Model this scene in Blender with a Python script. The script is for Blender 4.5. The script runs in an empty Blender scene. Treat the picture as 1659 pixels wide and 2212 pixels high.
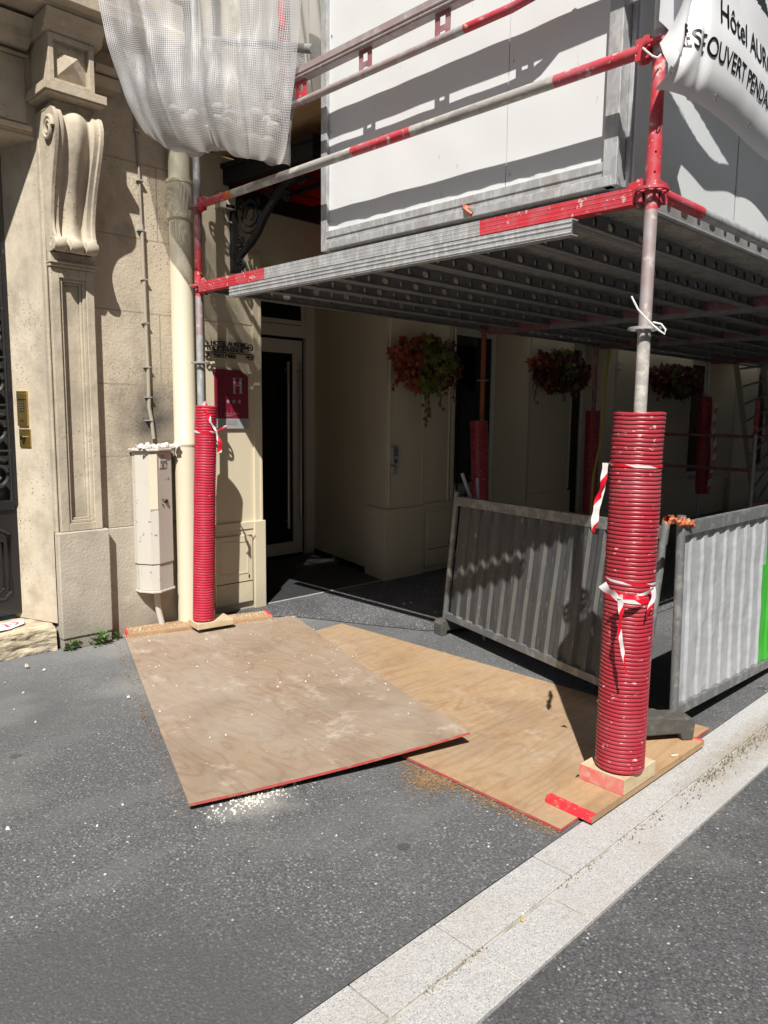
import bpy, math, random
from mathutils import Vector, Matrix, noise
random.seed(7)
SC = bpy.context.scene
COL = SC.collection
rad = math.radians

# ------------------------------------------------------------------ camera
F, PITCH, ROLL, YAW, EYE = 1625.76, 0.1292, 0.0113, 0.7914, 1.5401
fw = Vector((math.cos(YAW)*math.cos(PITCH), math.sin(YAW)*math.cos(PITCH), -math.sin(PITCH)))
rt = fw.cross(Vector((0, 0, 1))).normalized(); up = rt.cross(fw)
cr, sr = math.cos(ROLL), math.sin(ROLL)
R2 = cr*rt + sr*up; U2 = -sr*rt + cr*up
cam = bpy.data.cameras.new('camera'); camo = bpy.data.objects.new('camera', cam); COL.objects.link(camo)
camo.matrix_world = Matrix(((R2.x, U2.x, -fw.x, 0), (R2.y, U2.y, -fw.y, 0), (R2.z, U2.z, -fw.z, EYE), (0, 0, 0, 1)))
cam.sensor_fit = 'HORIZONTAL'; cam.sensor_width = 36; cam.lens = F/1659*36
cam.clip_start = 0.05; cam.clip_end = 500
SC.camera = camo

# ------------------------------------------------------------------ sky and sun
SUN = Vector((-0.65, -0.56, 1.0)).normalized()
w = bpy.data.worlds.new("World"); SC.world = w; w.use_nodes = True
nt = w.node_tree; bg = nt.nodes['Background']
sky = nt.nodes.new('ShaderNodeTexSky'); sky.sky_type = 'NISHITA'; sky.sun_disc = False
sky.sun_elevation = math.asin(SUN.z); sky.sun_rotation = math.atan2(SUN.x, SUN.y) % (2*math.pi)
nt.links.new(sky.outputs[0], bg.inputs[0]); bg.inputs[1].default_value = 0.042
sl = bpy.data.lights.new('sun', 'SUN'); sl.energy = 5.0; sl.angle = rad(0.5); sl.color = (1, 0.955, 0.89)
so = bpy.data.objects.new('sun', sl); COL.objects.link(so); so.location = (-6, -5, 12)
so.rotation_euler = (-SUN).to_track_quat('-Z', 'Y').to_euler()
SC.view_settings.view_transform = 'Standard'; SC.view_settings.look = 'None'
SC.view_settings.exposure = 0.6; SC.view_settings.gamma = 1
SC.cycles.max_bounces = 8; SC.cycles.transparent_max_bounces = 12

# ------------------------------------------------------------------ measuring helpers (real planes)
def ray(x, y): return fw + (x-829.5)/F*R2 - (y-1106)/F*U2
O = Vector((0, 0, EYE))
def on(ax, v, x, y):
    d = ray(x, y); return O + d*((v-O[ax])/d[ax])
def onX(v, x, y): return on(0, v, x, y)
def onY(v, x, y): return on(1, v, x, y)
def onZ(v, x, y): return on(2, v, x, y)
def onD(dist, x, y): return O + ray(x, y)*dist

# ------------------------------------------------------------------ material helper
def mat(name, base, rough=.7, metal=0., layers=(), bump=(), spec=.5, trans=0, uv=False, coat=0):
    m = bpy.data.materials.new(name); m.use_nodes = True
    t = m.node_tree; b = t.nodes['Principled BSDF']
    tc = t.nodes.new('ShaderNodeTexCoord'); co = tc.outputs['UV' if uv else 'Object']
    L = t.links.new
    def coord(s, off=0):
        mp = t.nodes.new('ShaderNodeMapping'); L(co, mp.inputs[0])
        mp.inputs['Scale'].default_value = s if isinstance(s, tuple) else (s, s, s)
        mp.inputs['Location'].default_value = (off, off*.7, off*.3)
        return mp.outputs[0]
    def math_(op, a, b_=None):
        n = t.nodes.new('ShaderNodeMath'); n.operation = op
        if hasattr(a, 'default_value'): L(a, n.inputs[0])
        else: n.inputs[0].default_value = a
        if b_ is not None:
            if hasattr(b_, 'default_value'): L(b_, n.inputs[1])
            else: n.inputs[1].default_value = b_
        return n.outputs[0]
    def ramp(v, lo, hi):
        n = t.nodes.new('ShaderNodeMapRange'); n.clamp = True
        n.inputs[1].default_value = lo; n.inputs[2].default_value = hi
        L(v, n.inputs[0]); return n.outputs[0]
    def val(l):
        k = l.get('k', 'noise'); c = coord(l.get('s', 5), l.get('o', 0))
        if k in ('noise', 'contour'):
            n = t.nodes.new('ShaderNodeTexNoise'); L(c, n.inputs['Vector']); n.inputs['Scale'].default_value = 1
            n.inputs['Detail'].default_value = l.get('d', 4); n.inputs['Distortion'].default_value = l.get('dist', 0)
            n.inputs['Roughness'].default_value = l.get('r', .55)
            if k == 'noise': return n.outputs['Fac']
            return math_('SINE', math_('MULTIPLY', n.outputs['Fac'], l.get('n', 60)))
        if k in ('voro', 'cell'):
            n = t.nodes.new('ShaderNodeTexVoronoi'); L(c, n.inputs['Vector']); n.inputs['Scale'].default_value = 1
            if k == 'voro': return n.outputs['Distance']
            s = t.nodes.new('ShaderNodeSeparateColor'); L(n.outputs['Color'], s.inputs[0])
            g = ramp(n.outputs['Distance'], l.get('rad', .5), l.get('rad', .5)-(.12 if l.get('rad', .5) > .2 else .02))
            return math_('MULTIPLY', s.outputs[0], g)
        if k == 'brick':
            sp = t.nodes.new('ShaderNodeSeparateXYZ'); L(co, sp.inputs[0])
            cb = t.nodes.new('ShaderNodeCombineXYZ')
            L(math_('ADD', math_('ADD', sp.outputs[0], sp.outputs[1]), l.get('ox', 0)), cb.inputs[0])
            L(math_('ADD', sp.outputs[2], l.get('oz', 0)), cb.inputs[1])
            n = t.nodes.new('ShaderNodeTexBrick'); L(cb.outputs[0], n.inputs['Vector']); n.inputs['Scale'].default_value = 1
            n.inputs['Brick Width'].default_value = l['w']; n.inputs['Row Height'].default_value = l['h']
            n.inputs['Mortar Size'].default_value = l.get('m', .004); n.inputs['Mortar Smooth'].default_value = .3
            return n.outputs['Fac']
        if k == 'spot':
            vm = t.nodes.new('ShaderNodeVectorMath'); vm.operation = 'MULTIPLY_ADD'; L(co, vm.inputs[0])
            q = l['p']; z_ = l.get('sz', (1, 1, 1)); vm.inputs[1].default_value = z_; vm.inputs[2].default_value = tuple(-a*b_ for a, b_ in zip(q, z_))
            ln = t.nodes.new('ShaderNodeVectorMath'); ln.operation = 'LENGTH'; L(vm.outputs[0], ln.inputs[0])
            n = t.nodes.new('ShaderNodeTexNoise'); L(c, n.inputs['Vector']); n.inputs['Scale'].default_value = 1; n.inputs['Detail'].default_value = 6
            return math_('ADD', ln.outputs['Value'], math_('MULTIPLY', math_('SUBTRACT', n.outputs['Fac'], .5), l.get('wob', .2)))
        if k == 'axis':      # height along an axis
            sp = t.nodes.new('ShaderNodeSeparateXYZ'); L(co, sp.inputs[0]); v = sp.outputs[l['ax']]
            if l.get('wob'):
                n = t.nodes.new('ShaderNodeTexNoise'); L(c, n.inputs['Vector']); n.inputs['Scale'].default_value = 1
                n.inputs['Detail'].default_value = 5
                v = math_('ADD', v, math_('MULTIPLY', math_('SUBTRACT', n.outputs['Fac'], .5), l['wob']))
            if l.get('mod'): v = math_('FRACT', math_('DIVIDE', v, l['mod']))
            return v
    cur = None
    col = t.nodes.new('ShaderNodeRGB'); col.outputs[0].default_value = (*base, 1); cur = col.outputs[0]
    for l in layers:
        f = ramp(val(l), l.get('lo', .5), l.get('hi', .6))
        if l.get('and'): f = math_('MULTIPLY', f, ramp(val(l['and']), l['and'].get('lo', .5), l['and'].get('hi', .6)))
        f = math_('MULTIPLY', f, l.get('a', 1.))
        mx = t.nodes.new('ShaderNodeMix'); mx.data_type = 'RGBA'
        L(f, mx.inputs[0]); L(cur, mx.inputs[6]); mx.inputs[7].default_value = (*l['c'], 1); cur = mx.outputs[2]
    L(cur, b.inputs['Base Color'])
    b.inputs['Roughness'].default_value = rough; b.inputs['Metallic'].default_value = metal
    b.inputs['Specular IOR Level'].default_value = spec
    if coat: b.inputs['Coat Weight'].default_value = coat; b.inputs['Coat Roughness'].default_value = .2
    prev = None
    for bl in bump:
        n = t.nodes.new('ShaderNodeBump'); n.inputs['Distance'].default_value = bl.get('dd', .01)
        n.inputs['Strength'].default_value = bl.get('st', .5)
        if bl.get('lo') is not None: L(ramp(val(bl), bl['lo'], bl['hi']), n.inputs['Height'])
        else: L(val(bl), n.inputs['Height'])
        if prev: L(prev, n.inputs['Normal'])
        prev = n.outputs[0]
    if prev: L(prev, b.inputs['Normal'])
    if trans:
        tr = t.nodes.new('ShaderNodeBsdfTranslucent'); L(cur, tr.inputs[0])
        ms = t.nodes.new('ShaderNodeMixShader'); ms.inputs[0].default_value = trans
        L(b.outputs[0], ms.inputs[1]); L(tr.outputs[0], ms.inputs[2]); L(ms.outputs[0], t.nodes['Material Output'].inputs[0])
    return m

G = lambda v: (v, v, v)
M = {}
def asph(name, a, b_, sp, k1, ex=[]):
    return mat(name, a, .85, layers=[
    dict(s=.9, lo=.35, hi=.7, c=tuple(q*1.22 for q in a), a=.8), dict(s=95, d=3, r=.7, lo=.42, hi=.62, c=b_, a=.85),
    dict(k='cell', s=(150, 120, 150), o=3, lo=.45, hi=.6, rad=.55, c=sp, a=.55),
    dict(k='cell', s=(88, 74, 88), lo=.66, hi=.74, rad=.45, c=tuple(q*1.6 for q in sp), a=k1),
    dict(k='cell', s=52, o=9, lo=.955, hi=.965, rad=.35, c=(.5, .49, .46), a=.8),
    dict(s=1.3, o=5, d=6, r=.65, lo=.5, hi=.72, c=(.18, .175, .165), a=.55), dict(s=.8, o=25, d=5, lo=.50, hi=.62, c=tuple(q*.68 for q in a), a=.7), dict(s=(1.1, 3.4, 1), o=55, d=3, lo=.6, hi=.64, c=tuple(q*1.35 for q in a), a=.35), dict(k='cell', s=2.6, o=61, lo=.62, hi=.63, rad=.09, c=tuple(q*.45 for q in a), a=.7)]+ex,
    bump=[dict(k='noise', s=130, d=2, st=.7, dd=.004), dict(k='voro', s=80, st=.5, dd=.003)])
M['asphalt'] = asph('dark_asphalt', (.092, .095, .098), (.045, .046, .05), (.17, .172, .175), .6, [dict(k='spot', p=q, s=5, wob=w_, lo=l_, hi=0, c=(.4, .39, .36), a=a_) for q, w_, l_, a_ in (((1.66, 2.40, 0), .35, .22, .6), ((2.15, 4.75, 0), .5, .42, .5), ((1.9, 3.9, 0), .6, .35, .3), ((3.5, 4.5, 0), .5, .5, .35), ((1.0, 4.1, 0), .9, .5, .25))]+[dict(k='axis', ax=1, s=3, wob=.25, lo=3.2, hi=4.9, c=(.17, .18, .185), a=.5)])
M['terrazzo'] = asph('speckled_black_pavement', (.07, .073, .08), (.03, .032, .036), (.25, .26, .27), .9)
M['road'] = asph('road_asphalt', (.07, .072, .075), (.032, .033, .036), (.13, .132, .135), .7)
M['granite'] = mat('light_granite', (.4, .4, .395), .75, layers=[
    dict(s=170, d=2, lo=.45, hi=.6, c=(.31, .305, .3), a=.7), dict(k='cell', s=200, lo=.7, hi=.75, c=(.1, .1, .1), a=.7),
    dict(k='cell', s=190, o=4, lo=.7, hi=.75, c=(.62, .61, .6), a=.6), dict(s=3, lo=.5, hi=.8, c=(.33, .3, .26), a=.55), dict(s=(9, 30, 9), o=4, d=6, r=.7, lo=.58, hi=.7, c=(.27, .23, .18), a=.5), dict(k='spot', p=(1.75, .0, 0), sz=(.55, 4.5, 1), s=14, wob=.6, lo=.55, hi=.1, c=(.24, .2, .15), a=.7)],
    bump=[dict(k='noise', s=120, d=3, st=.6, dd=.003), dict(k='noise', s=9, st=.5, dd=.01)])
M['joint'] = mat('sandy_joint', (.4, .38, .33), .95, layers=[dict(s=5, d=5, lo=.5, hi=.64, c=(.17, .13, .09), a=.8)])
M['dirt'] = mat('kerb_dirt', (.13, .1, .07), .95, layers=[dict(s=90, lo=.45, hi=.6, c=(.26, .22, .17)), dict(k='cell', s=90, lo=.7, hi=.75, c=(.35, .33, .3))],
    bump=[dict(k='noise', s=90, st=.8, dd=.006)])
stone_l = [dict(s=1.6, lo=.35, hi=.7, c=(.42, .35, .26), a=.7), dict(s=7, d=6, lo=.5, hi=.7, c=(.35, .29, .21), a=.5),
    dict(k='axis', ax=2, s=2.5, wob=.5, lo=1.15, hi=.35, c=(.34, .31, .27), a=.75),
    dict(s=4, o=8, d=6, lo=.6, hi=.72, c=(.24, .22, .19), a=.5),
    dict(k='cell', s=62, lo=.66, hi=.72, rad=.4, c=(.13, .11, .09), a=.85, **{'and': dict(s=3.2, o=2, lo=.5, hi=.6)}),
    dict(s=(3, 3, 1.2), o=21, d=6, r=.7, lo=.46, hi=.66, c=(.27, .24, .195), a=.6), dict(s=14, o=41, d=5, r=.7, lo=.6, hi=.68, c=(.6, .55, .46), a=.5),
    dict(k='spot', p=(1.36, -.04, 1.46), sz=(1, 1, .8), s=7, wob=.45, lo=.36, hi=.0, c=(.05, .047, .043), a=.95),
    dict(k='brick', w=1.15, h=.48, oz=.2, ox=.35, m=.006, lo=.2, hi=.9, c=(.26, .21, .15), a=.75)]
stone_b = [dict(k='noise', s=55, d=4, st=.55, dd=.006), dict(k='cell', s=48, lo=.9, hi=.8, rad=.4, st=.5, dd=.006), dict(k='noise', s=6, d=6, st=.3, dd=.015)]
M['stone'] = mat('weathered_limestone', (.52, .455, .35), .88, layers=stone_l, bump=stone_b)
M['stone_plain'] = mat('smooth_limestone', (.54, .475, .37), .85, layers=[stone_l[0], stone_l[1], dict(s=5, o=8, d=6, r=.68, lo=.5, hi=.7, c=(.29, .25, .19), a=.65), stone_l[4], stone_l[5]],
    bump=[dict(k='noise', s=45, d=4, st=.4, dd=.005), dict(k='noise', s=6, d=5, st=.4, dd=.01)])
M['stone_grey'] = mat('greyed_plinth_stone', (.41, .37, .30), .9, layers=[dict(s=2.2, lo=.4, hi=.65, c=(.3, .27, .23), a=.8),
    dict(s=12, d=6, lo=.5, hi=.7, c=(.5, .45, .37), a=.5), dict(k='axis', ax=2, s=5, wob=.25, lo=.22, hi=.02, c=(.2, .18, .15), a=.7)],
    bump=[dict(k='noise', s=60, d=5, st=.6, dd=.006), dict(k='noise', s=7, d=6, st=.25, dd=.012)])
M['stone_rough'] = mat('rough_step_stone', (.5, .43, .31), .92, layers=[dict(s=(12, 12, 40), d=6, lo=.45, hi=.62, c=(.33, .27, .19), a=.7), dict(s=6, lo=.55, hi=.7, c=(.27, .24, .19), a=.6)],
    bump=[dict(k='noise', s=(25, 25, 70), d=6, st=.9, dd=.015)])
M['cream'] = mat('cream_render', (.57, .51, .375), .62, layers=[dict(s=2, lo=.4, hi=.7, c=(.53, .47, .34), a=.6), dict(k='axis', ax=2, s=6, wob=.3, lo=.2, hi=.0, c=(.36, .32, .25), a=.6),
    dict(s=25, d=6, lo=.66, hi=.72, c=(.4, .36, .28), a=.4)], bump=[dict(k='noise', s=30, d=3, st=.12, dd=.004)])
M['pipe_cream'] = mat('cream_pipe_paint', (.6, .55, .42), .45, layers=[dict(s=(9, 9, 2), d=5, lo=.5, hi=.7, c=(.53, .48, .36), a=.5), dict(s=40, lo=.7, hi=.73, c=(.3, .28, .24), a=.6)])
M['white_paint'] = mat('white_joinery_paint', (.62, .6, .55), .4)
M['cast'] = mat('greyish_white_cast_iron_paint', (.5, .475, .42), .5, layers=[dict(s=6, d=5, lo=.45, hi=.7, c=(.5, .46, .4), a=.7), dict(s=24, d=5, lo=.66, hi=.69, c=(.16, .14, .12), a=.8),
    dict(s=(30, 30, 4), o=3, lo=.6, hi=.75, c=(.4, .35, .28), a=.5)], bump=[dict(k='noise', s=25, d=4, st=.2, dd=.005)])
M['black'] = mat('black_iron', (.012, .012, .013), .35, layers=[dict(s=20, d=5, lo=.65, hi=.72, c=(.05, .05, .05), a=.6)], coat=.5)
M['black_matte'] = mat('dull_black_iron', (.008, .008, .008), .7)
M['glassdark'] = mat('dark_window_glass', (.006, .007, .007), .02, spec=.3)
M['glassgrey'] = mat('dusty_grey_glass', (.035, .035, .035), .25, spec=.5)
M['redglass'] = mat('red_canopy_glass', (.38, .012, .02), .25, layers=[dict(s=3, lo=.5, hi=.8, c=(.25, .01, .01), a=.5)], trans=.75)
galv_l = [dict(k='cell', s=(30, 30, 20), lo=.2, hi=.7, rad=2, c=(.3, .31, .32), a=.6), dict(s=(40, 40, 12), d=5, lo=.5, hi=.66, c=(.62, .61, .58), a=.55),
    dict(s=6, o=2, lo=.55, hi=.68, c=(.3, .24, .23), a=.45)]
M['galv'] = mat('galvanised_steel', (.43, .44, .45), .48, .3, layers=galv_l, bump=[dict(k='noise', s=60, d=3, st=.15, dd=.003)])
M['galv_dark'] = mat('dull_galvanised_steel', (.3, .305, .31), .6, .4, layers=[dict(s=12, d=4, lo=.45, hi=.65, c=(.2, .2, .205), a=.7), dict(s=(4, 90, 90), o=1, lo=.6, hi=.7, c=(.33, .31, .28), a=.6)])
M['galv_dusty'] = mat('dusty_galvanised_tube', (.36, .34, .32), .75, .2, layers=[dict(s=(30, 10, 30), d=5, lo=.5, hi=.62, c=(.6, .56, .49), a=.75), dict(s=9, o=2, lo=.55, hi=.65, c=(.2, .19, .19), a=.5)],
    bump=[dict(k='noise', s=80, d=4, st=.4, dd=.004)])
M['redpaint'] = mat('worn_red_paint', (.47, .03, .045), .5, layers=[dict(s=10, d=5, lo=.42, hi=.66, c=(.42, .11, .13), a=.8), dict(s=22, d=6, o=3, lo=.61, hi=.65, c=(.55, .45, .42), a=.75), dict(s=70, d=3, lo=.68, hi=.7, c=(.7, .65, .6), a=.6)],
    bump=[dict(k='noise', s=50, d=4, st=.2, dd=.003)])
M['mauve'] = mat('faded_pinkish_galvanised', (.36, .28, .28), .55, .35, layers=[dict(s=(14, 14, 14), d=5, lo=.45, hi=.62, c=(.42, .41, .41), a=.6), dict(s=30, d=5, o=5, lo=.6, hi=.66, c=(.62, .58, .55), a=.6)])
M['mauve_red'] = mat('faded_maroon_steel', (.3, .12, .14), .55, .2, layers=[dict(s=14, d=5, lo=.5, hi=.65, c=(.38, .26, .27), a=.6)])
M['orange_rust'] = mat('orange_primed_tube', (.3, .09, .03), .6, layers=[dict(s=9, d=5, lo=.5, hi=.7, c=(.3, .08, .03), a=.6)])
M['hut'] = mat('off_white_hut_sheet', (.62, .63, .635), .45, layers=[dict(s=1.2, lo=.4, hi=.7, c=(.57, .58, .585), a=.6), dict(s=(30, 30, 10), d=4, lo=.69, hi=.72, c=(.3, .3, .32), a=.5)],
    bump=[dict(k='noise', s=5, d=2, st=.1, dd=.01)])
M['hutgrey'] = mat('hut_street_sheet', (.60, .63, .64), .35, layers=[dict(s=1.2, lo=.4, hi=.7, c=(.57, .6, .61), a=.6)], bump=[dict(k='noise', s=2.2, d=1, st=.2, dd=.03)])
M['sleeve'] = mat('red_corrugated_plastic', (.34, .024, .04), .38, layers=[dict(s=5, d=5, lo=.45, hi=.65, c=(.36, .07, .085), a=.7), dict(s=(38, 38, 60), d=4, o=2, lo=.645, hi=.68, c=(.62, .5, .47), a=.75)], spec=.5)
M['sleeve_dusty'] = mat('dusty_red_corrugated_plastic', (.45, .02, .05), .45, layers=[dict(s=10, d=4, lo=.45, hi=.7, c=(.47, .07, .1), a=.5), dict(s=(30, 30, 50), d=4, o=2, lo=.68, hi=.72, c=(.6, .5, .47), a=.6)])
def wood(name, a, b_, s, n, dusty=.0, **k):
    dk = tuple(q*.72 for q in b_)
    ls = [dict(k='contour', s=s, d=1, dist=.25, n=n, lo=.0, hi=.98, c=b_, a=.5), dict(k='contour', s=s, d=1, dist=.25, n=n, o=0, lo=.86, hi=1.0, c=dk, a=.25),
          dict(s=(s[0]*22, s[1]*4, 1), d=4, r=.7, lo=.38, hi=.66, c=dk, a=.35), dict(s=1.1, o=3, lo=.45, hi=.7, c=tuple(q*1.12 for q in a), a=.5), dict(s=2.3, o=31, d=5, lo=.5, hi=.7, c=dk, a=.5), dict(s=3.1, o=77, d=7, r=.75, lo=.6, hi=.68, c=tuple(q*.55 for q in b_), a=.4)]
    if dusty:
        ls += [dict(s=1.5, d=6, r=.65, o=7, lo=.42, hi=.72, c=(.36, .315, .265), a=dusty), dict(s=4.5, d=9, r=.78, o=1, lo=.56, hi=.74, c=(.6, .555, .49), a=dusty*.95),
               dict(s=17, d=6, r=.75, o=9, lo=.67, hi=.73, c=(.7, .66, .6), a=dusty), dict(s=9, d=4, o=14, lo=.7, hi=.76, c=(.2, .11, .06), a=.5)]
    return mat(name, a, .8, layers=ls + k.get('extra', []), bump=[dict(k='noise', s=(20, 20, 20), d=4, st=.15, dd=.004)])
M['ply_dusty'] = wood('dusty_plywood', (.29, .215, .15), (.215, .15, .10), (6.5, 2.1, 1), 46, .62)
M['ply_warm'] = wood('warm_plywood', (.355, .24, .135), (.27, .165, .085), (1.3, 7.5, 1), 40, .35)
M['plank'] = wood('pine_board', (.39, .255, .14), (.29, .175, .09), (.8, 12, 9), 26)
M['block'] = wood('dusty_pine_block', (.55, .44, .28), (.42, .31, .18), (2, 12, 12), 14, .3)
M['ply_under'] = wood('plywood_underside', (.5, .33, .16), (.35, .21, .1), (3, 1.2, 1), 26)
M['red_spray'] = mat('red_marking_paint', (.68, .03, .045), .6, layers=[dict(s=30, d=5, lo=.5, hi=.7, c=(.6, .12, .1), a=.7), dict(s=60, d=3, lo=.62, hi=.66, c=(.5, .3, .2), a=.6)])
M['ply_edge'] = mat('chipped_red_plywood_edge', (.42, .06, .06), .7, layers=[dict(s=(14, 14, 40), d=6, r=.7, lo=.5, hi=.6, c=(.3, .2, .13), a=.8)])
M['pinkish'] = mat('thin_red_paint_on_wood', (.55, .16, .14), .7, layers=[dict(s=(10, 30, 30), d=5, lo=.45, hi=.65, c=(.5, .36, .25), a=.7), dict(s=25, o=3, lo=.5, hi=.6, c=(.62, .05, .06), a=.5)])
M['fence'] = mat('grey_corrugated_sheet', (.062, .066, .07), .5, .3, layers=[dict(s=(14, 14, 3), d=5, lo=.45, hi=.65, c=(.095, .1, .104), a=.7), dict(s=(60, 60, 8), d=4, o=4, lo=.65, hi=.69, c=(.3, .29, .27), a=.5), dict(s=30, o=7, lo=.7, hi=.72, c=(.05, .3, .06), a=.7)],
    bump=[dict(k='noise', s=7, d=2, st=.3, dd=.02)])
M['fence_edge'] = mat('lighter_rib_slope', (.12, .117, .105), .6, .2, layers=[dict(s=(40, 40, 6), d=5, lo=.45, hi=.6, c=(.09, .09, .09), a=.8), dict(s=(30, 30, 9), o=4, lo=.64, hi=.68, c=(.35, .32, .27), a=.7)])  # lighter brown-grey tone for the sloping rib faces
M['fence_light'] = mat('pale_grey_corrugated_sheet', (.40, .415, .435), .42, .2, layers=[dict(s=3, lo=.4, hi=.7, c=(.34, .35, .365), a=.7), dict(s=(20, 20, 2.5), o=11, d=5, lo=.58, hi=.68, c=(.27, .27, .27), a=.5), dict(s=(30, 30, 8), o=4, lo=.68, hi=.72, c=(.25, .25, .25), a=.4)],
    bump=[dict(k='noise', s=8, d=2, st=.45, dd=.03)])
M['fence_frame'] = mat('scuffed_grey_frame', (.17, .175, .18), .55, .45, layers=[dict(s=16, d=5, lo=.5, hi=.62, c=(.32, .32, .3), a=.6), dict(s=50, d=3, lo=.6, hi=.66, c=(.1, .1, .1), a=.5)])
M['green'] = mat('green_painted_sheet', (.035, .33, .025), .4, layers=[dict(s=6, d=4, lo=.45, hi=.7, c=(.05, .38, .04), a=.6)])
M['rubber'] = mat('grey_recycled_rubber', (.06, .057, .05), .85, layers=[dict(s=20, d=5, lo=.5, hi=.7, c=(.12, .113, .095), a=.7)], bump=[dict(k='noise', s=40, d=4, st=.4, dd=.006)])
M['white_cloth'] = mat('white_banner_vinyl', (.8, .81, .83), .4, layers=[dict(s=3, lo=.5, hi=.8, c=(.75, .76, .79), a=.6)], trans=.12)
M['sheet_back'] = mat('white_blocking_sheet', (.75, .76, .78), .5, trans=.03)  # for the two added sheets that block light
M['ink'] = mat('black_print', (.01, .01, .012), .5)
M['ink_grey'] = mat('grey_print', (.14, .14, .16), .5)
M['plaster'] = mat('white_plaster_crumbs', (.6, .575, .52), .9, layers=[dict(s=30, lo=.5, hi=.7, c=(.6, .56, .49))])
M['sawdust'] = mat('brown_sawdust', (.25, .165, .09), .95, layers=[dict(s=50, lo=.4, hi=.6, c=(.17, .1, .05))])
M['brass'] = mat('brass', (.5, .36, .12), .32, .9, layers=[dict(s=30, lo=.5, hi=.7, c=(.35, .24, .08))])
M['brassdark'] = mat('dark_brass', (.1, .07, .03), .4, .6)
M['burg'] = mat('burgundy_plaque', (.17, .008, .028), .3, layers=[dict(s=(80, 80, 6), d=5, lo=.6, hi=.7, c=(.36, .15, .18), a=.35)], spec=.4)
M['silver'] = mat('silver_plaque', (.42, .43, .44), .45, .3, layers=[dict(s=(90, 90, 8), d=4, lo=.5, hi=.65, c=(.3, .31, .32), a=.6)])
M['steel'] = mat('brushed_steel', (.5, .48, .44), .3, .9)
M['tile'] = mat('black_floor_tile', (.035, .036, .04), .45, layers=[dict(s=20, lo=.5, hi=.7, c=(.05, .05, .055))])
M['leaf_g'] = mat('yellow_green_leaf', (.19, .2, .04), .55, layers=[dict(s=25, lo=.45, hi=.6, c=(.09, .15, .03), a=.8)], trans=.3)
M['leaf_o'] = mat('orange_leaf', (.32, .085, .03), .55, layers=[dict(s=25, lo=.45, hi=.6, c=(.28, .04, .02), a=.8)], trans=.3)
M['leaf_r'] = mat('dark_red_leaf', (.12, .03, .02), .55, layers=[dict(s=25, lo=.45, hi=.6, c=(.07, .015, .012), a=.8)], trans=.3)
M['weed'] = mat('weed_leaf', (.09, .2, .035), .5, trans=.3)
M['plastic_grey'] = mat('grey_plastic', (.3, .31, .32), .4)
M['plastic_white'] = mat('white_plastic', (.7, .7, .68), .4)
M['plastic_cream'] = mat('cream_plastic', (.5, .47, .38), .45)
M['hose'] = mat('yellow_hose_plastic', (.5, .38, .06), .45)
M['orange_tape'] = mat('torn_orange_tape', (.6, .14, .055), .5, layers=[dict(s=(12, 60, 60), d=4, lo=.5, hi=.56, c=(.04, .035, .03), a=.9), dict(s=(30, 20, 20), o=4, lo=.55, hi=.62, c=(.4, .25, .16), a=.7)])
M['duct'] = mat('beige_conduit', (.38, .34, .27), .6, layers=[dict(k='axis', ax=2, mod=.008, lo=.5, hi=.6, c=(.2, .17, .13), a=.5)])
M['conduit_top'] = mat('grey_conduit', (.3, .27, .23), .6)
M['paper'] = mat('white_paper', (.78, .78, .78), .6)
M['filter'] = mat('orange_filter_paper', (.65, .36, .1), .7)
M['rosepink'] = mat('pinkish_red_print', (.6, .1, .15), .6)
M['teal'] = mat('teal_print', (.03, .25, .27), .6)
M['shade_wall'] = mat('pale_facade_render', (.62, .58, .5), .8, layers=[dict(s=.8, lo=.4, hi=.7, c=(.52, .48, .4))])
M['cloth_dust'] = mat('grey_dust_sheet', (.42, .41, .38), .7, trans=.25)
M['skin'] = mat('skin', (.45, .28, .2), .6); M['denim'] = mat('navy_clothing', (.03, .045, .09), .8); M['hair'] = mat('dark_hair', (.02, .015, .012), .7)

# striped tape (uv: u along length in metres)
def stripe_mat():
    m = bpy.data.materials.new('red_white_barrier_tape'); m.use_nodes = True; t = m.node_tree; b = t.nodes['Principled BSDF']; L = t.links.new
    uv = t.nodes.new('ShaderNodeTexCoord'); s = t.nodes.new('ShaderNodeSeparateXYZ'); L(uv.outputs['UV'], s.inputs[0])
    a = t.nodes.new('ShaderNodeMath'); a.operation = 'ADD'; L(s.outputs[0], a.inputs[0]); 
    v = t.nodes.new('ShaderNodeMath'); v.operation = 'MULTIPLY'; L(s.outputs[1], v.inputs[0]); v.inputs[1].default_value = .04; L(v.outputs[0], a.inputs[1])
    d = t.nodes.new('ShaderNodeMath'); d.operation = 'DIVIDE'; L(a.outputs[0], d.inputs[0]); d.inputs[1].default_value = .19
    f = t.nodes.new('ShaderNodeMath'); f.operation = 'FRACT'; L(d.outputs[0], f.inputs[0])
    g = t.nodes.new('ShaderNodeMath'); g.operation = 'GREATER_THAN'; L(f.outputs[0], g.inputs[0]); g.inputs[1].default_value = .5
    mx = t.nodes.new('ShaderNodeMix'); mx.data_type = 'RGBA'; L(g.outputs[0], mx.inputs[0])
    mx.inputs[6].default_value = (.78, .76, .76, 1); mx.inputs[7].default_value = (.7, .01, .03, 1); L(mx.outputs[2], b.inputs['Base Color'])
    b.inputs['Roughness'].default_value = .35
    tr = t.nodes.new('ShaderNodeBsdfTranslucent'); L(mx.outputs[2], tr.inputs[0]); ms = t.nodes.new('ShaderNodeMixShader'); ms.inputs[0].default_value = .3
    L(b.outputs[0], ms.inputs[1]); L(tr.outputs[0], ms.inputs[2]); L(ms.outputs[0], t.nodes['Material Output'].inputs[0])
    return m
M['tape'] = stripe_mat()
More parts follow.
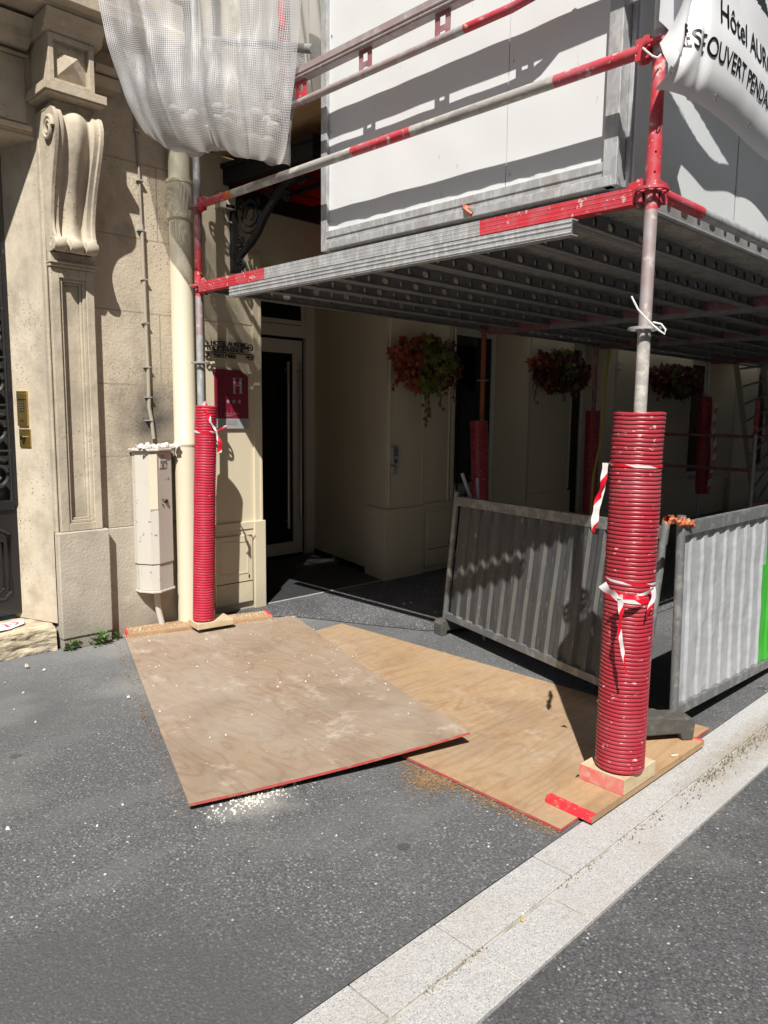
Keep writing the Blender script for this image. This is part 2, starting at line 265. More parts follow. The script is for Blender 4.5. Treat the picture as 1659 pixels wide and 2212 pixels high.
# woven debris netting: threads opaque, cells open
def net_mat():
    m = bpy.data.materials.new('woven_debris_netting'); m.use_nodes = True; t = m.node_tree; b = t.nodes['Principled BSDF']; L = t.links.new
    uv = t.nodes.new('ShaderNodeTexCoord'); s = t.nodes.new('ShaderNodeSeparateXYZ'); L(uv.outputs['UV'], s.inputs[0])
    def mth(op, a, c):
        n = t.nodes.new('ShaderNodeMath'); n.operation = op
        for i, q in enumerate((a, c)):
            if hasattr(q, 'default_value'): L(q, n.inputs[i])
            else: n.inputs[i].default_value = q
        return n.outputs[0]
    pu = mth('LESS_THAN', mth('FRACT', mth('MULTIPLY', s.outputs[0], 84), 0), .30)
    pv = mth('LESS_THAN', mth('FRACT', mth('MULTIPLY', s.outputs[1], 84), 0), .30)
    n = t.nodes.new('ShaderNodeTexNoise'); n.inputs['Scale'].default_value = 5; n.inputs['Detail'].default_value = 5; L(uv.outputs['Object'], n.inputs['Vector'])
    mr = t.nodes.new('ShaderNodeMapRange'); L(n.outputs['Fac'], mr.inputs[0]); mr.inputs[1].default_value = .42; mr.inputs[2].default_value = .68; mr.inputs[3].default_value = .08; mr.inputs[4].default_value = .55
    op = mth('MAXIMUM', mth('MAXIMUM', pu, pv), mr.outputs[0])
    # dust caught along the lower hem
    hem = t.nodes.new('ShaderNodeMapRange'); L(s.outputs[1], hem.inputs[0]); hem.inputs[1].default_value = .22; hem.inputs[2].default_value = .0; hem.inputs[4].default_value = .8
    op = mth('MAXIMUM', op, hem.outputs[0])
    mx = t.nodes.new('ShaderNodeMix'); mx.data_type = 'RGBA'; L(hem.outputs[0], mx.inputs[0])
    mx.inputs[6].default_value = (.5, .5, .51, 1); mx.inputs[7].default_value = (.5, .47, .43, 1)
    L(mx.outputs[2], b.inputs['Base Color']); b.inputs['Roughness'].default_value = .5
    tr = t.nodes.new('ShaderNodeBsdfTranslucent'); tr.inputs[0].default_value = (.42, .42, .43, 1)
    m1 = t.nodes.new('ShaderNodeMixShader'); m1.inputs[0].default_value = .35; L(b.outputs[0], m1.inputs[1]); L(tr.outputs[0], m1.inputs[2])
    tp = t.nodes.new('ShaderNodeBsdfTransparent'); m2 = t.nodes.new('ShaderNodeMixShader')
    L(op, m2.inputs[0]); L(tp.outputs[0], m2.inputs[1]); L(m1.outputs[0], m2.inputs[2]); L(m2.outputs[0], t.nodes['Material Output'].inputs[0])
    return m
M['net'] = net_mat()

# ------------------------------------------------------------------ mesh builder
class MB:
    def __init__(s): s.v = []; s.f = []; s.m = []; s.s = []; s.uv = {}; s.cm = 0; s.mats = []
    def use(s, name):
        if name not in s.mats: s.mats.append(name)
        s.cm = s.mats.index(name); return s
    def add(s, vs, fs, smooth=False, uvs=None):
        o = len(s.v); s.v += [Vector(q) for q in vs]
        for i, f in enumerate(fs):
            if uvs: s.uv[len(s.f)] = [uvs[k] for k in f]
            s.f.append([o+k for k in f]); s.m.append(s.cm); s.s.append(smooth)
        return s
    def hexa(s, p):   # 8 points: bottom 4 ccw, top 4 ccw
        return s.add(p, [(3, 2, 1, 0), (4, 5, 6, 7), (0, 1, 5, 4), (1, 2, 6, 5), (2, 3, 7, 6), (3, 0, 4, 7)])
    def box(s, x0, x1, y0, y1, z0, z1):
        return s.hexa([(x0, y0, z0), (x1, y0, z0), (x1, y1, z0), (x0, y1, z0), (x0, y0, z1), (x1, y0, z1), (x1, y1, z1), (x0, y1, z1)])
    def bar(s, a, b, w, h, upv=(0, 0, 1)):     # rectangular bar from a to b, w across, h along up
        a, b = Vector(a), Vector(b); d = (b-a).normalized(); u = Vector(upv); sd = d.cross(u).normalized(); u = sd.cross(d).normalized()
        pts = []
        for q in (a, b):
            pts.append([q+sd*w/2*i+u*h/2*j for i, j in ((-1, -1), (1, -1), (1, 1), (-1, 1))])
        p = pts[0]+pts[1]
        return s.add(p, [(0, 1, 2, 3), (7, 6, 5, 4), (0, 4, 5, 1), (1, 5, 6, 2), (2, 6, 7, 3), (3, 7, 4, 0)])
    def path(s, pts, r, seg=10, cap=True, closed=False):
        pts = [Vector(p) for p in pts]; n = len(pts); rs = r if isinstance(r, (list, tuple)) else [r]*n
        vs = []; ref = None
        for i, p in enumerate(pts):
            d = ((pts[(i+1) % n] if (closed or i < n-1) else p) - (pts[i-1] if (closed or i > 0) else p))
            d = d.normalized() if d.length > 1e-9 else Vector((0, 0, 1))
            if ref is None: ref = Vector((0, 0, 1)) if abs(d.z) < .9 else Vector((1, 0, 0))
            a = d.cross(ref)
            if a.length < 1e-4: a = d.orthogonal()
            a.normalize(); b = d.cross(a).normalized(); ref = -b if False else b.cross(d).normalized() if False else ref
            for k in range(seg):
                t = 2*math.pi*k/seg; vs.append(p+(a*math.cos(t)+b*math.sin(t))*rs[i])
        fs = []
        for i in range(n if closed else n-1):
            j = (i+1) % n
            for k in range(seg): fs.append((i*seg+k, j*seg+k, j*seg+(k+1) % seg, i*seg+(k+1) % seg))
        s.add(vs, fs, True)
        if cap and not closed:
            o = len(s.v)-n*seg
            for base, rev in ((o, True), (o+(n-1)*seg, False)):
                f = [base+k for k in range(seg)]; s.f.append(f[::-1] if not rev else f); s.m.append(s.cm); s.s.append(False)
        return s
    def tube(s, a, b, r, seg=16, cap=True): return s.path([a, b], r, seg, cap)
    def prism(s, poly, fn, a, b):      # poly of 2d points, fn(u,v,w)->xyz, from w=a to w=b
        n = len(poly); vs = [fn(u, v, a) for u, v in poly]+[fn(u, v, b) for u, v in poly]
        return s.add(vs, [tuple(range(n))[::-1], tuple(range(n, 2*n))]+[(i, (i+1) % n, n+(i+1) % n, n+i) for i in range(n)])
    def grid(s, fn, nu, nv, smooth=True, uvf=None, flip=False):
        vs = []; uvs = []
        for j in range(nv+1):
            for i in range(nu+1):
                vs.append(fn(i/nu, j/nv)); uvs.append(uvf(i/nu, j/nv) if uvf else (i/nu, j/nv))
        fs = [(j*(nu+1)+i, j*(nu+1)+i+1, (j+1)*(nu+1)+i+1, (j+1)*(nu+1)+i) for j in range(nv) for i in range(nu)]
        if flip: fs = [f[::-1] for f in fs]
        return s.add(vs, fs, smooth, uvs)
    def lathe(s, prof, c=(0, 0, 0), seg=32, closed=False):
        c = Vector(c); n = len(prof)
        vs = [c+Vector((r*math.cos(2*math.pi*k/seg), r*math.sin(2*math.pi*k/seg), z)) for r, z in prof for k in range(seg)]
        fs = []
        for i in range(n if closed else n-1):
            j = (i+1) % n
            for k in range(seg): fs.append((i*seg+k, i*seg+(k+1) % seg, j*seg+(k+1) % seg, j*seg+k))
        return s.add(vs, fs, True)
    def disc_ring(s, c, r0, r1, h, seg=24):
        return s.lathe([(r0, 0), (r1, 0), (r1, h), (r0, h)], (c[0], c[1], c[2]-h/2), seg, True)
    def build(s, name, m=None, parent=None, loc=None, bevel=0, solid=0, sub=0, flat=False):
        me = bpy.data.meshes.new(name)
        if parent is not None: org = Vector(parent['_w'])
        elif loc is not None: org = Vector(loc)
        else:
            org = Vector((sum(v.x for v in s.v)/len(s.v), sum(v.y for v in s.v)/len(s.v), min(v.z for v in s.v)))
        me.from_pydata([v-org for v in s.v], [], s.f)
        names = s.mats if s.mats else [m]
        for n_ in names: me.materials.append(M[n_])
        sm = [bool(q) and not flat for q in s.s]
        me.polygons.foreach_set('material_index', s.m); me.polygons.foreach_set('use_smooth', sm)
        if s.uv:
            ul = me.uv_layers.new(name='UVMap')
            for pi, us in s.uv.items():
                for li, u in zip(me.polygons[pi].loop_indices, us): ul.data[li].uv = u
        me.update()
        if any(sm): 
            try: me.set_sharp_from_angle(angle=rad(38))
            except Exception: pass
        o = bpy.data.objects.new(name, me); COL.objects.link(o)
        if parent is not None: o.parent = parent
        else: o.location = org
        o['_w'] = tuple(org)
        if solid: q = o.modifiers.new('solidify', 'SOLIDIFY'); q.thickness = solid; q.offset = 0
        if bevel: q = o.modifiers.new('bevel', 'BEVEL'); q.width = bevel; q.segments = 2; q.limit_method = 'ANGLE'; q.angle_limit = rad(40)
        return o
def thing(name, label, cat, loc, group=None):
    o = bpy.data.objects.new(name, None); COL.objects.link(o); o.location = loc; o['_w'] = tuple(loc)
    o['label'] = label; o['category'] = cat; o.empty_display_size = .1
    if group: o['group'] = group
    return o
def tag(o, label, cat, group=None, kind=None):
    if label: o['label'] = label
    if cat: o['category'] = cat
    if group: o['group'] = group
    if kind: o['kind'] = kind
    return o
def struct(o): o['kind'] = 'structure'; return o
def text_mb(mb, body, size, fn, extrude=.001, align='LEFT', bold=0, spacing=1.0, res=3):
    """turn lettering into mesh; fn(u,v,w)->xyz, w is height above the surface"""
    cu = bpy.data.curves.new('tmp', 'FONT'); cu.body = body; cu.size = size; cu.align_x = align; cu.extrude = extrude
    cu.offset = bold; cu.resolution_u = res; cu.space_character = spacing
    ob = bpy.data.objects.new('tmp', cu); COL.objects.link(ob)
    bpy.context.view_layer.update()
    dg = bpy.context.evaluated_depsgraph_get(); me = ob.evaluated_get(dg).to_mesh()
    vs = [fn(v.co.x, v.co.y, v.co.z+extrude) for v in me.vertices]; fs = [tuple(p.vertices) for p in me.polygons]
    mb.add(vs, fs); ob.evaluated_get(dg).to_mesh_clear(); bpy.data.objects.remove(ob); bpy.data.curves.remove(cu)
def fbm(x, y, z, o=4): return noise.fractal(Vector((x, y, z)), 1, 2, o)

exec_parts = []
# ================================================================== GROUND
YK0, YKM, YK1 = 1.065, 1.222, 1.382          # road edge, middle joint, pavement edge
mb = MB(); mb.box(-40, 60, -40, 120, -.4, -.03)
struct(mb.build('ground', 'road'))
mb = MB()
def gz(x, y): return .006*noise.noise(Vector((x*.9, y*.9, 0)))
mb.grid(lambda u, v: (-6+20*u, YK1+.004+(5.2-YK1)*v, gz(-6+20*u, YK1+(5.2-YK1)*v)*min(1, v*6)), 160, 36, flip=False)
mb.box(14, 40, YK1+.004, 5.2, -.03, 0); mb.box(-6, 14, YK1+.006, 5.2, -.029, -.012)
struct(mb.build('pavement', 'asphalt', loc=(0, 0, 0)))
mb = MB(); mb.box(-20, 40, -5.4, YK0-.004, -.029, -.012)
struct(mb.build('road', 'road'))
# granite kerb: two rows of long slabs with open joints
kerb = thing('kerb_stones', 'x', 'kerb', (2, 1.2, 0)); del kerb['label']; del kerb['category']; kerb['kind'] = 'structure'
x = -3.0
ja = [-2.6, -1.75, -.85, .05, .72, 1.25, 1.6, 2.12, 2.95, 3.9, 4.8, 5.8, 6.8, 7.8, 8.8, 9.8, 10.8]
jb = [-2.3, -1.4, -.5, .35, 1.03, 1.61, 1.98, 2.75, 3.6, 4.5, 5.5, 6.5, 7.5, 8.5, 9.5, 10.5]
for row, js, y0, y1, zt in (('a', ja, YKM+.003, YK1-.001, .004), ('b', jb, YK0, YKM-.004, -.004)):
    mb = MB()
    for i in range(len(js)-1): mb.box(js[i]+.0028, js[i+1]-.0028, y0, y1, -.028, zt+random.uniform(-.001, .001))
    mb.build('kerb_row', 'granite', kerb, bevel=.002)
mb = MB()
for i in range(900):
    x = random.uniform(.2, 5); 
    if noise.noise(Vector((x*3, 0, 4))) < .12 and x < 2.4: continue
    y = YKM+random.gauss(0, .008 if x < 2.1 else .012+.03*min(1, (x-2.1)))
    r = random.uniform(.0015, .004)
    mb.add([(x-r, y, .0005), (x+r*.7, y-r, .0005), (x+r*.6, y+r, .0005), (x, y, .004+r)], [(0, 1, 3), (1, 2, 3), (2, 0, 3)])
mb.use('joint') if False else None
for i in range(380):
    x = random.uniform(3.1, 4.9); y = 1.20+.0*(x-3)+random.gauss(0, .03)*(.4+.5*(x-3.1)); r = random.uniform(.0012, .004)
    mb.add([(x-r, y, .0), (x+r*.7, y-r, .0), (x+r*.6, y+r, .0), (x, y, .005+r)], [(0, 1, 3), (1, 2, 3), (2, 0, 3)])
_j = MB(); _j.box(-2, 10.4, YKM-.0038, YKM+.0028, -.02, -.005); _j.box(-2, 10.4, YK0+.0005, YK1-.0015, -.0275, -.0065); _j.build('joint_filling', 'joint', kerb)
tag(mb.build('joint_dirt', 'dirt'), 'brown dirt and grit collected along the joint of the granite kerb', 'dirt', kind='stuff')

# ================================================================== STONE BUILDING (left)
SB = thing('stone_building', 'old limestone building with carved pilaster and black iron door at far left', 'building', (1.2, 4.9, 0))
YW = 4.86; YP = 4.80
mb = MB()
mb.box(1.84, 2.72, YW, 5.6, .76, 8.5); mb.box(-3, .1, YW, 5.6, 0, 8.5)
mb.box(.1, 1.84, YW, 5.6, 3.14, 8.5)
mb.build('wall', 'stone', SB)
mb = MB(); mb.use('stone_plain')   # splayed door reveal
mb.hexa([(1.70, 5.22, .17), (1.838, YW+.001, .17), (1.84, 5.22, .17), (1.80, 5.3, .17), (1.70, 5.22, 3.14), (1.838, YW+.001, 3.14), (1.84, 5.22, 3.14), (1.80, 5.3, 3.14)])
mb.build('door_reveal', None, SB)
mb = MB(); mb.box(1.85, 2.715, YW-.012, YW+.1, .0, .757); mb.build('plinth', 'stone_grey', SB, bevel=.006)
mb = MB(); mb.box(1.05, 1.79, YW-.008, YW, 3.22, 3.58)  # framed lintel panel
mb.box(1.0, 1.81, YW-.03, YW, 3.585, 3.60); mb.box(1.0, 1.81, YW-.03, YW, 3.18, 3.205); mb.build('lintel_panel', 'stone_plain', SB, bevel=.003)
# rough threshold step
mb = MB()
def stepf(u, v):
    x = .2+1.62*u; s_ = v*.36
    if s_ < .16: p = Vector((x, 4.845, s_)); n = Vector((0, -1, 0))
    else: p = Vector((x, 4.845+(s_-.16)*2.2, .165)); n = Vector((0, 0, 1))
    a = .011 if s_ < .16 else .005
    q = fbm(x*9, s_*32, 3, 5)*a+fbm(x*3, s_*6, 1)*a
    if abs(s_-.16) < .02: n = Vector((0, -.7, .7)); p += Vector((0, .008, -.008))
    return p+n*q
mb.grid(stepf, 150, 44); 
st = mb.build('threshold_step', 'stone_rough', SB)
# pilaster
pil = MB(); pil.use('stone_plain')
x0, x1 = 1.865, 2.135
pil.box(x0-.03, x1+.035, YP-.02, YW-.013, .075, .77); pil_o = None
base = pil.build('pilaster_base', None, SB, bevel=.008); base.data.materials[0] = M['stone_grey']
mb = MB(); mb.box(x0-.02, x1+.03, YP-.01, YW-.013, 0, .073); mb.build('base_course', 'stone_grey', SB, bevel=.004)
mb = MB(); mb.use('stone_plain')
z0, z1 = .772, 2.41
mb.box(x0, x0+.055, YP, YW, z0, z1); mb.box(x1-.05, x1, YP, YW, z0, z1)
mb.box(x0+.055, x1-.05, YP, YW, z0, z0+.05); mb.box(x0+.055, x1-.05, YP, YW, z1-.06, z1)
for k, (i, d) in enumerate(((.0, .0), (.02, .014), (.034, .03))):
    a0, a1, b0, b1 = x0+.055+i, x1-.05-i, z0+.05+i, z1-.06-i
    if k < 2:
        t = (.02, .014)[k]; dd = (.012, .026)[k]
        mb.box(a0, a0+t, YP+dd, YW, b0, b1); mb.box(a1-t, a1, YP+dd, YW, b0, b1); mb.box(a0+t, a1-t, YP+dd, YW, b0, b0+t); mb.box(a0+t, a1-t, YP+dd, YW, b1-t, b1)
    else: mb.box(a0, a1, YP+.045, YW, b0, b1)
mb.build('pilaster_shaft', None, SB, bevel=.004)
mb = MB(); mb.use('stone_plain')   # side moulding beside the shaft
mb.box(x0-.028, x0-.004, YW-.03, YW, .772, 3.25)
mb.path([(x0-.014, YW-.03, .772), (x0-.014, YW-.03, 3.25)], .01, 8); mb.build('side_moulding', None, SB)
mb = MB(); mb.use('stone_plain')   # little capital under the console
for i, (o, za, zb) in enumerate(((0.012, 2.412, 2.43), (.02, 2.431, 2.445), (.008, 2.446, 2.50))):
    mb.box(x0-o*.5, x1+o, YP-o*1.6, YW, za, zb)
mb.build('shaft_capital', None, SB, bevel=.004)
# console bracket, S-scroll
def prof(s):     # s 0 top .. 1 bottom : (front y, z)
    pts = [(4.70, 3.275), (4.64, 3.285), (4.60, 3.26), (4.575, 3.21), (4.575, 3.14), (4.60, 3.05), (4.64, 2.95), (4.68, 2.84), (4.705, 2.74), (4.715, 2.66), (4.705, 2.60), (4.69, 2.57), (4.685, 2.53), (4.70, 2.50), (4.73, 2.495)]
    f = s*(len(pts)-1); i = min(int(f), len(pts)-2); t = f-i
    p0, p1, p2, p3 = [pts[max(0, min(len(pts)-1, i+k))] for k in (-1, 0, 1, 2)]
    c = lambda a, b, c_, d: .5*((2*b)+(-a+c_)*t+(2*a-5*b+4*c_-d)*t*t+(-a+3*b-3*c_+d)*t**3)
    return c(p0[0], p1[0], p2[0], p3[0]), c(p0[1], p1[1], p2[1], p3[1])
def cross(u):    # relief across the width
    a = abs(u-.5)*2
    if a > .82: return .0
    if a > .66: return .012
    if a > .6: return .012
    if a > .38: return .032+.01*math.cos((a-.49)*14)
    return .032-.026*math.cos(a/.38*math.pi/2)
mb = MB(); mb.use('stone_plain')
def consf(u, v):
    y, z = prof(v); wd = 1-.18*v; cx = 1.985
    bulb = 1 if v < .82 else .6
    return Vector((cx+(u-.5)*.30*wd, y+cross(u)*bulb, z))
mb.grid(consf, 44, 90)
for u in (0, 1):   # closed sides
    vs = [consf(u, k/60) for k in range(61)]; bs = [Vector((q.x, YW, q.z)) for q in vs]
    fs = [(k, k+1, 61+k+1, 61+k) for k in range(60)]; mb.add(vs+bs, fs if u else [f[::-1] for f in fs])
def spiral(cx, cy, cz, r, turns, th, xw, mbx, sg=-1):
    pts = []
    for k in range(int(turns*20)+1):
        a = k/20*2*math.pi; rr = r*(1-.75*k/(turns*20)); pts.append((cx, cy-rr*math.cos(a), cz+rr*math.sin(a)))
    mbx.path(pts, [th*(1-.5*k/len(pts)) for k in range(len(pts))], 8)
spiral(1.832, 4.655, 3.16, .068, 2.2, .014, 0, mb); spiral(1.862, 4.735, 2.54, .034, 1.6, .009, 0, mb)
for cx in (1.888, 1.985, 2.08):     # lower scroll rolls
    mb.lathe([(0, -.038), (.034, -.036), (.044, -.014), (.044, .014), (.034, .036), (0, .038)], (0, 0, 0), 16)
    n = 6*16
    for q in mb.v[-n:]:
        xx, yy, zz = q; q.x, q.y, q.z = cx+zz, 4.70+xx, 2.53+yy
mb.build('console_bracket', None, SB)
# shelf, diamond block and cornice over it
mb = MB(); mb.use('stone_plain')
mb.box(1.87, 2.10, 4.66, YW, 3.20, 3.33); mb.box(1.84, 2.13, 4.62, YW, 3.331, 3.345)
mb.box(1.79, 2.155, 4.57, YW, 3.347, 3.395); mb.box(1.80, 2.145, 4.58, YW, 3.335, 3.3465)
mb.box(1.825, 2.09, 4.62, YW, 3.397, 3.66)
c = Vector((1.957, 4.575, 3.525))
q = [(1.865, 4.6195, 3.43), (2.05, 4.6195, 3.43), (2.05, 4.6195, 3.62), (1.865, 4.6195, 3.62)]
mb.add(q+[c], [(0, 1, 4), (1, 2, 4), (2, 3, 4), (3, 0, 4)])
for a, b_ in (((1.825, 3.40), (1.855, 3.66)), ((2.06, 3.40), (2.09, 3.66)), ((1.855, 3.40), (2.06, 3.42)), ((1.855, 3.63), (2.06, 3.66))):
    mb.box(a[0], b_[0], 4.585, 4.62, a[1], b_[1])
mb.prism([(4.60, 3.662), (4.575, 3.675), (4.57, 3.70), (4.535, 3.73), (4.52, 3.765), (YW, 3.765), (YW, 3.662)], lambda u, v, w_: (w_, u, v), 1.80, 2.14)
mb.build('capital_block', None, SB, bevel=.003)
mb = MB(); mb.use('stone_plain')
mb.prism([(4.54, 3.775), (4.53, 3.79), (4.46, 3.80), (4.455, 3.86), (4.47, 3.88), (4.47, 4.04), (4.455, 4.05), (4.45, 4.12), (4.47, 4.6), (YW, 4.6), (YW, 3.775)], lambda u, v, w_: (w_, u, v), -3, 2.62)
mb.prism([(4.80, 3.62), (4.76, 3.66), (4.75, 3.70), (4.70, 3.75), (YW, 3.75), (YW, 3.62)], lambda u, v, w_: (w_, u, v), -3, 1.80)
mb.box(2.16, 2.35, 4.72, YW, 3.60, 3.64); mb.box(2.16, 2.33, 4.75, YW, 3.52, 3.59)
mb.build('cornice', None, SB, bevel=.003)
# iron door
mb = MB(); mb.use('black'); yd = 5.16
mb.box(.25, 1.74, yd, yd+.05, .20, .92); mb.box(1.70, 1.745, yd-.015, yd+.03, .921, 3.1)
mb.box(.25, 1.70, yd-.02, yd+.02, .90, .96)
door = mb.build('door', None, SB, bevel=.004)
mb = MB(); mb.box(.3, 1.70, yd+.035, yd+.045, .95, 3.1); mb.build('door_glass', 'glassgrey', door)
mb = MB(); mb.use('black')
for zc in (1.13, 1.42, 1.72, 2.02, 2.32, 2.62, 2.9):
    for xc, r in ((1.61, .10),):
        spts = [(xc+r*(1-.028*k)*math.cos(k*.42+1), yd-.01, zc+r*(1-.028*k)*math.sin(k*.42+1)) for k in range(27)]
        mb.path(spts, .012, 6)
    mb.path([(1.70, yd-.01, zc+.15), (1.4, yd-.01, zc+.15)], .008, 6)
mb.path([(1.69, yd-.01, .95), (1.69, yd-.01, 3.1)], .008, 6)
mb.build('ironwork', None, door)
mb = MB(); pts = [(1.3, .32), (1.62, .32), (1.66, .36), (1.66, .74), (1.6, .78), (1.56, .82), (1.3, .84)]
mb.path([(a, yd-.004, b_) for a, b_ in pts], .012, 8)
mb.path([(a*1-.04, yd-.004, .5+(b_-.5)*.8) for a, b_ in pts], .006, 8); mb.build('door_moulding', 'black', door)

# brass entry phone on the reveal
E_ = thing('door_entry_keypad', 'tall brass keypad entry phone on the stone door reveal', 'intercom', (1.775, 5.02, 1.44))
dv = Vector((.138, -.359, 0)).normalized(); nv = Vector((-dv.y*-1, 0, 0))
nv = Vector((-.933, -.359, 0)).normalized()
def revp(t, z, off): p = Vector((1.70, 5.22, 0)).lerp(Vector((1.838, 4.861, 0)), t); return Vector((p.x, p.y, z))+Vector((-.933, -.358, 0))*off
def slab(mb_, t0, t1, za, zb, o0, o1):
    mb_.hexa([revp(t0, za, o1), revp(t1, za, o1), revp(t1, za, o0), revp(t0, za, o0), revp(t0, zb, o1), revp(t1, zb, o1), revp(t1, zb, o0), revp(t0, zb, o0)])
ta, tb = .33, .56
mb = MB(); slab(mb, ta, tb, 1.44, 1.66, 0, .014); mb.build('faceplate', 'brass', E_, bevel=.002)
mb = MB(); slab(mb, ta+.05, tb-.06, 1.53, 1.60, .0141, .016); mb.build('keypad_field', 'brassdark', E_)
mb = MB(); slab(mb, ta+.06, tb-.07, 1.465, 1.48, .0141, .016); mb.build('name_slot', 'brassdark', E_)
mb = MB()
for r_ in range(4):
    for c_ in range(3):
        t = ta+.065+c_*.037; slab(mb, t, t+.022, 1.535+r_*.016, 1.545+r_*.016, .0161, .019)
mb.build('key_button', 'steel', E_)
mb = MB(); slab(mb, ta+.02, tb-.02, 1.61, 1.645, .0141, .021); mb.build('hood', 'brass', E_, bevel=.002)
E2 = thing('door_lock_plate', 'small brass lock plate with black knob below the brass keypad', 'lock', (1.775, 5.02, 1.3))
mb = MB(); slab(mb, ta+.01, tb+.03, 1.305, 1.42, 0, .01); mb.build('plate', 'brass', E2, bevel=.002)
mb = MB(); p = revp(.46, 1.365, .01); mb.path([p, p+Vector((-.933, -.358, 0))*.025], .014, 12); mb.build('knob', 'black', E2)

# leaflet on the step
lf = thing('paper_leaflet', 'white leaflet with red and teal print lying on the doorstep', 'leaflet', (1.6, 4.98, .175))
P = [onZ(.178, -30, 1348), onZ(.178, 28, 1350), onZ(.18, 58, 1338), onZ(.18, 60, 1322), onZ(.178, -30, 1330)]
P = [Vector((1.36, 4.90, .178)), Vector((1.56, 4.90, .178)), Vector((1.665, 4.96, .183)), Vector((1.69, 5.05, .183)), Vector((1.42, 5.06, .178))]
mb = MB(); mb.add(P, [(0, 1, 2, 3, 4)]); mb.build('sheet', 'paper', lf, solid=.001)
mb = MB(); mb.use('rosepink'); mb.box(1.475, 1.495, 4.935, 5.02, .1805, .1812); mb.box(1.555, 1.575, 4.94, 5.02, .1815, .1822); mb.box(1.51, 1.54, 4.975, 4.985, .181, .1817)
mb.path([(1.61, 4.96, .185), (1.635, 4.98, .185), (1.64, 5.0, .185), (1.61, 5.02, .185)], .004, 6)
mb.use('teal'); mb.box(1.585, 1.597, 4.99, 5.01, .183, .1837); mb.box(1.55, 1.56, 5.02, 5.03, .183, .1837)
mb.build('printed_marks', None, lf)

# utility box, cable, downpipe
UB = thing('utility_box', 'tall greyish white cast iron electricity box, eight-sided, on the stone wall', 'utility box', (2.49, 4.75, .31))
def octo(x0, x1, yf, yb): c_ = .07; return [(x0, yb), (x0, yf+c_*.9), (x0+c_, yf), (x1-.135, yf-.0), (x1-.015, yf+.028), (x1, yb)]
bx0, bx1 = 2.372, 2.632; f3 = lambda u, v, w_: (u, v, w_)
mb = MB(); mb.prism([(bx0, YW-.012), (bx0, 4.80), (bx0+.055, 4.712), (bx0+.105, 4.69), (bx1-.02, 4.745), (bx1, 4.80), (bx1, YW-.012)], f3, .50, 1.275)
mb.build('cabinet', 'cast', UB, bevel=.004)
mb = MB(); mb.prism([(bx0+.01, YW-.012), (bx0+.01, 4.80), (bx0+.06, 4.72), (bx0+.105, 4.697), (bx1-.022, 4.752), (bx1-.005, 4.80), (bx1-.005, YW-.012)], f3, .315, .497); 
mb.prism([(bx0, YW-.012), (bx0, 4.795), (bx0+.052, 4.703), (bx0+.105, 4.682), (bx1-.015, 4.742), (bx1+.005, 4.80), (bx1+.005, YW-.012)], f3, .30, .314)
mb.build('lower_casing', 'cast', UB, bevel=.003)
mb = MB(); mb.prism([(bx0-.025, YW-.012), (bx0-.025, 4.79), (bx0+.045, 4.69), (bx0+.105, 4.668), (bx1-.005, 4.73), (bx1+.015, 4.79), (bx1+.015, YW-.012)], f3, 1.276, 1.292)
mb.build('lid', 'cast', UB, bevel=.004)
mb = MB(); mb.use('pipe_cream'); mb.hexa([(bx0+.056, 4.706, .88), (bx0+.103, 4.686, .88), (bx0+.103, 4.69, .88), (bx0+.056, 4.715, .88), (bx0+.056, 4.706, 1.262), (bx0+.103, 4.686, 1.262), (bx0+.103, 4.69, 1.262), (bx0+.056, 4.715, 1.262)]); mb.build('raised_strip', None, UB, bevel=.004)
ang = math.atan2(.055, .135)
def ubp(u, z, off): return Vector((bx0+.105+u*math.cos(ang)+off*math.sin(ang), 4.69+u*math.sin(ang)-off*math.cos(ang), z))
def ubslab(mb_, u0, u1, za, zb, o0, o1): mb_.hexa([ubp(u0, za, o1), ubp(u1, za, o1), ubp(u1, za, o0), ubp(u0, za, o0), ubp(u0, zb, o1), ubp(u1, zb, o1), ubp(u1, zb, o0), ubp(u0, zb, o0)])
mb = MB(); ubslab(mb, .012, .1, 1.258, 1.272, 0, .004); ubslab(mb, .02, .09, 1.16, 1.222, 0, .004); pl = mb.build('makers_plate', 'cast', UB, bevel=.002)
mb = MB(); 
text_mb(mb, 'COPE', .024, lambda u, v, w_: ubp(.029+u, 1.192+v, .0041+w_), .0008, bold=.0006); text_mb(mb, 'EP', .024, lambda u, v, w_: ubp(.041+u, 1.168+v, .0041+w_), .0008, bold=.0006)
mb.build('raised_letters', 'ink_grey', pl)
mb = MB(); ubslab(mb, .04, .072, 1.232, 1.248, 0, .002); mb.build('number_tag', 'plastic_grey', UB)
mb = MB(); p = ubp(.075, .93, 0); mb.path([p, p+Vector((.3, -1, 0)).normalized()*.012], .013, 12); p = ubp(.045, .945, 0); mb.path([p, p+Vector((0, -.006, 0))], .005, 8); p = ubp(.045, .91, 0); mb.path([p, p+Vector((0, -.006, 0))], .005, 8); p = ubp(.095, .935, 0); mb.path([p, p+Vector((0, -.006, 0))], .004, 8)
mb.build('lock', 'brassdark', UB)
cb = thing('wall_cable', 'thin beige cable conduit clipped up the stone wall above the utility box', 'cable', (2.5, 4.84, 1.3))
pts = [onY(YW-.018, a, b_) for a, b_ in ((291, 225), (298, 330), (303, 430), (306, 487))]
mb = MB(); mb.path([pts[0]+Vector((0, 0, .5))]+pts, .0075, 8); mb.build('thin_conduit', 'conduit_top', cb)
pts = [onY(YW-.02, a, b_) for a, b_ in ((306, 485), (311, 600), (316, 720), (320, 800), (322, 880), (327, 905), (332, 948))]
mb = MB(); mb.path(pts, .0125, 10); mb.build('ribbed_conduit', 'duct', cb)
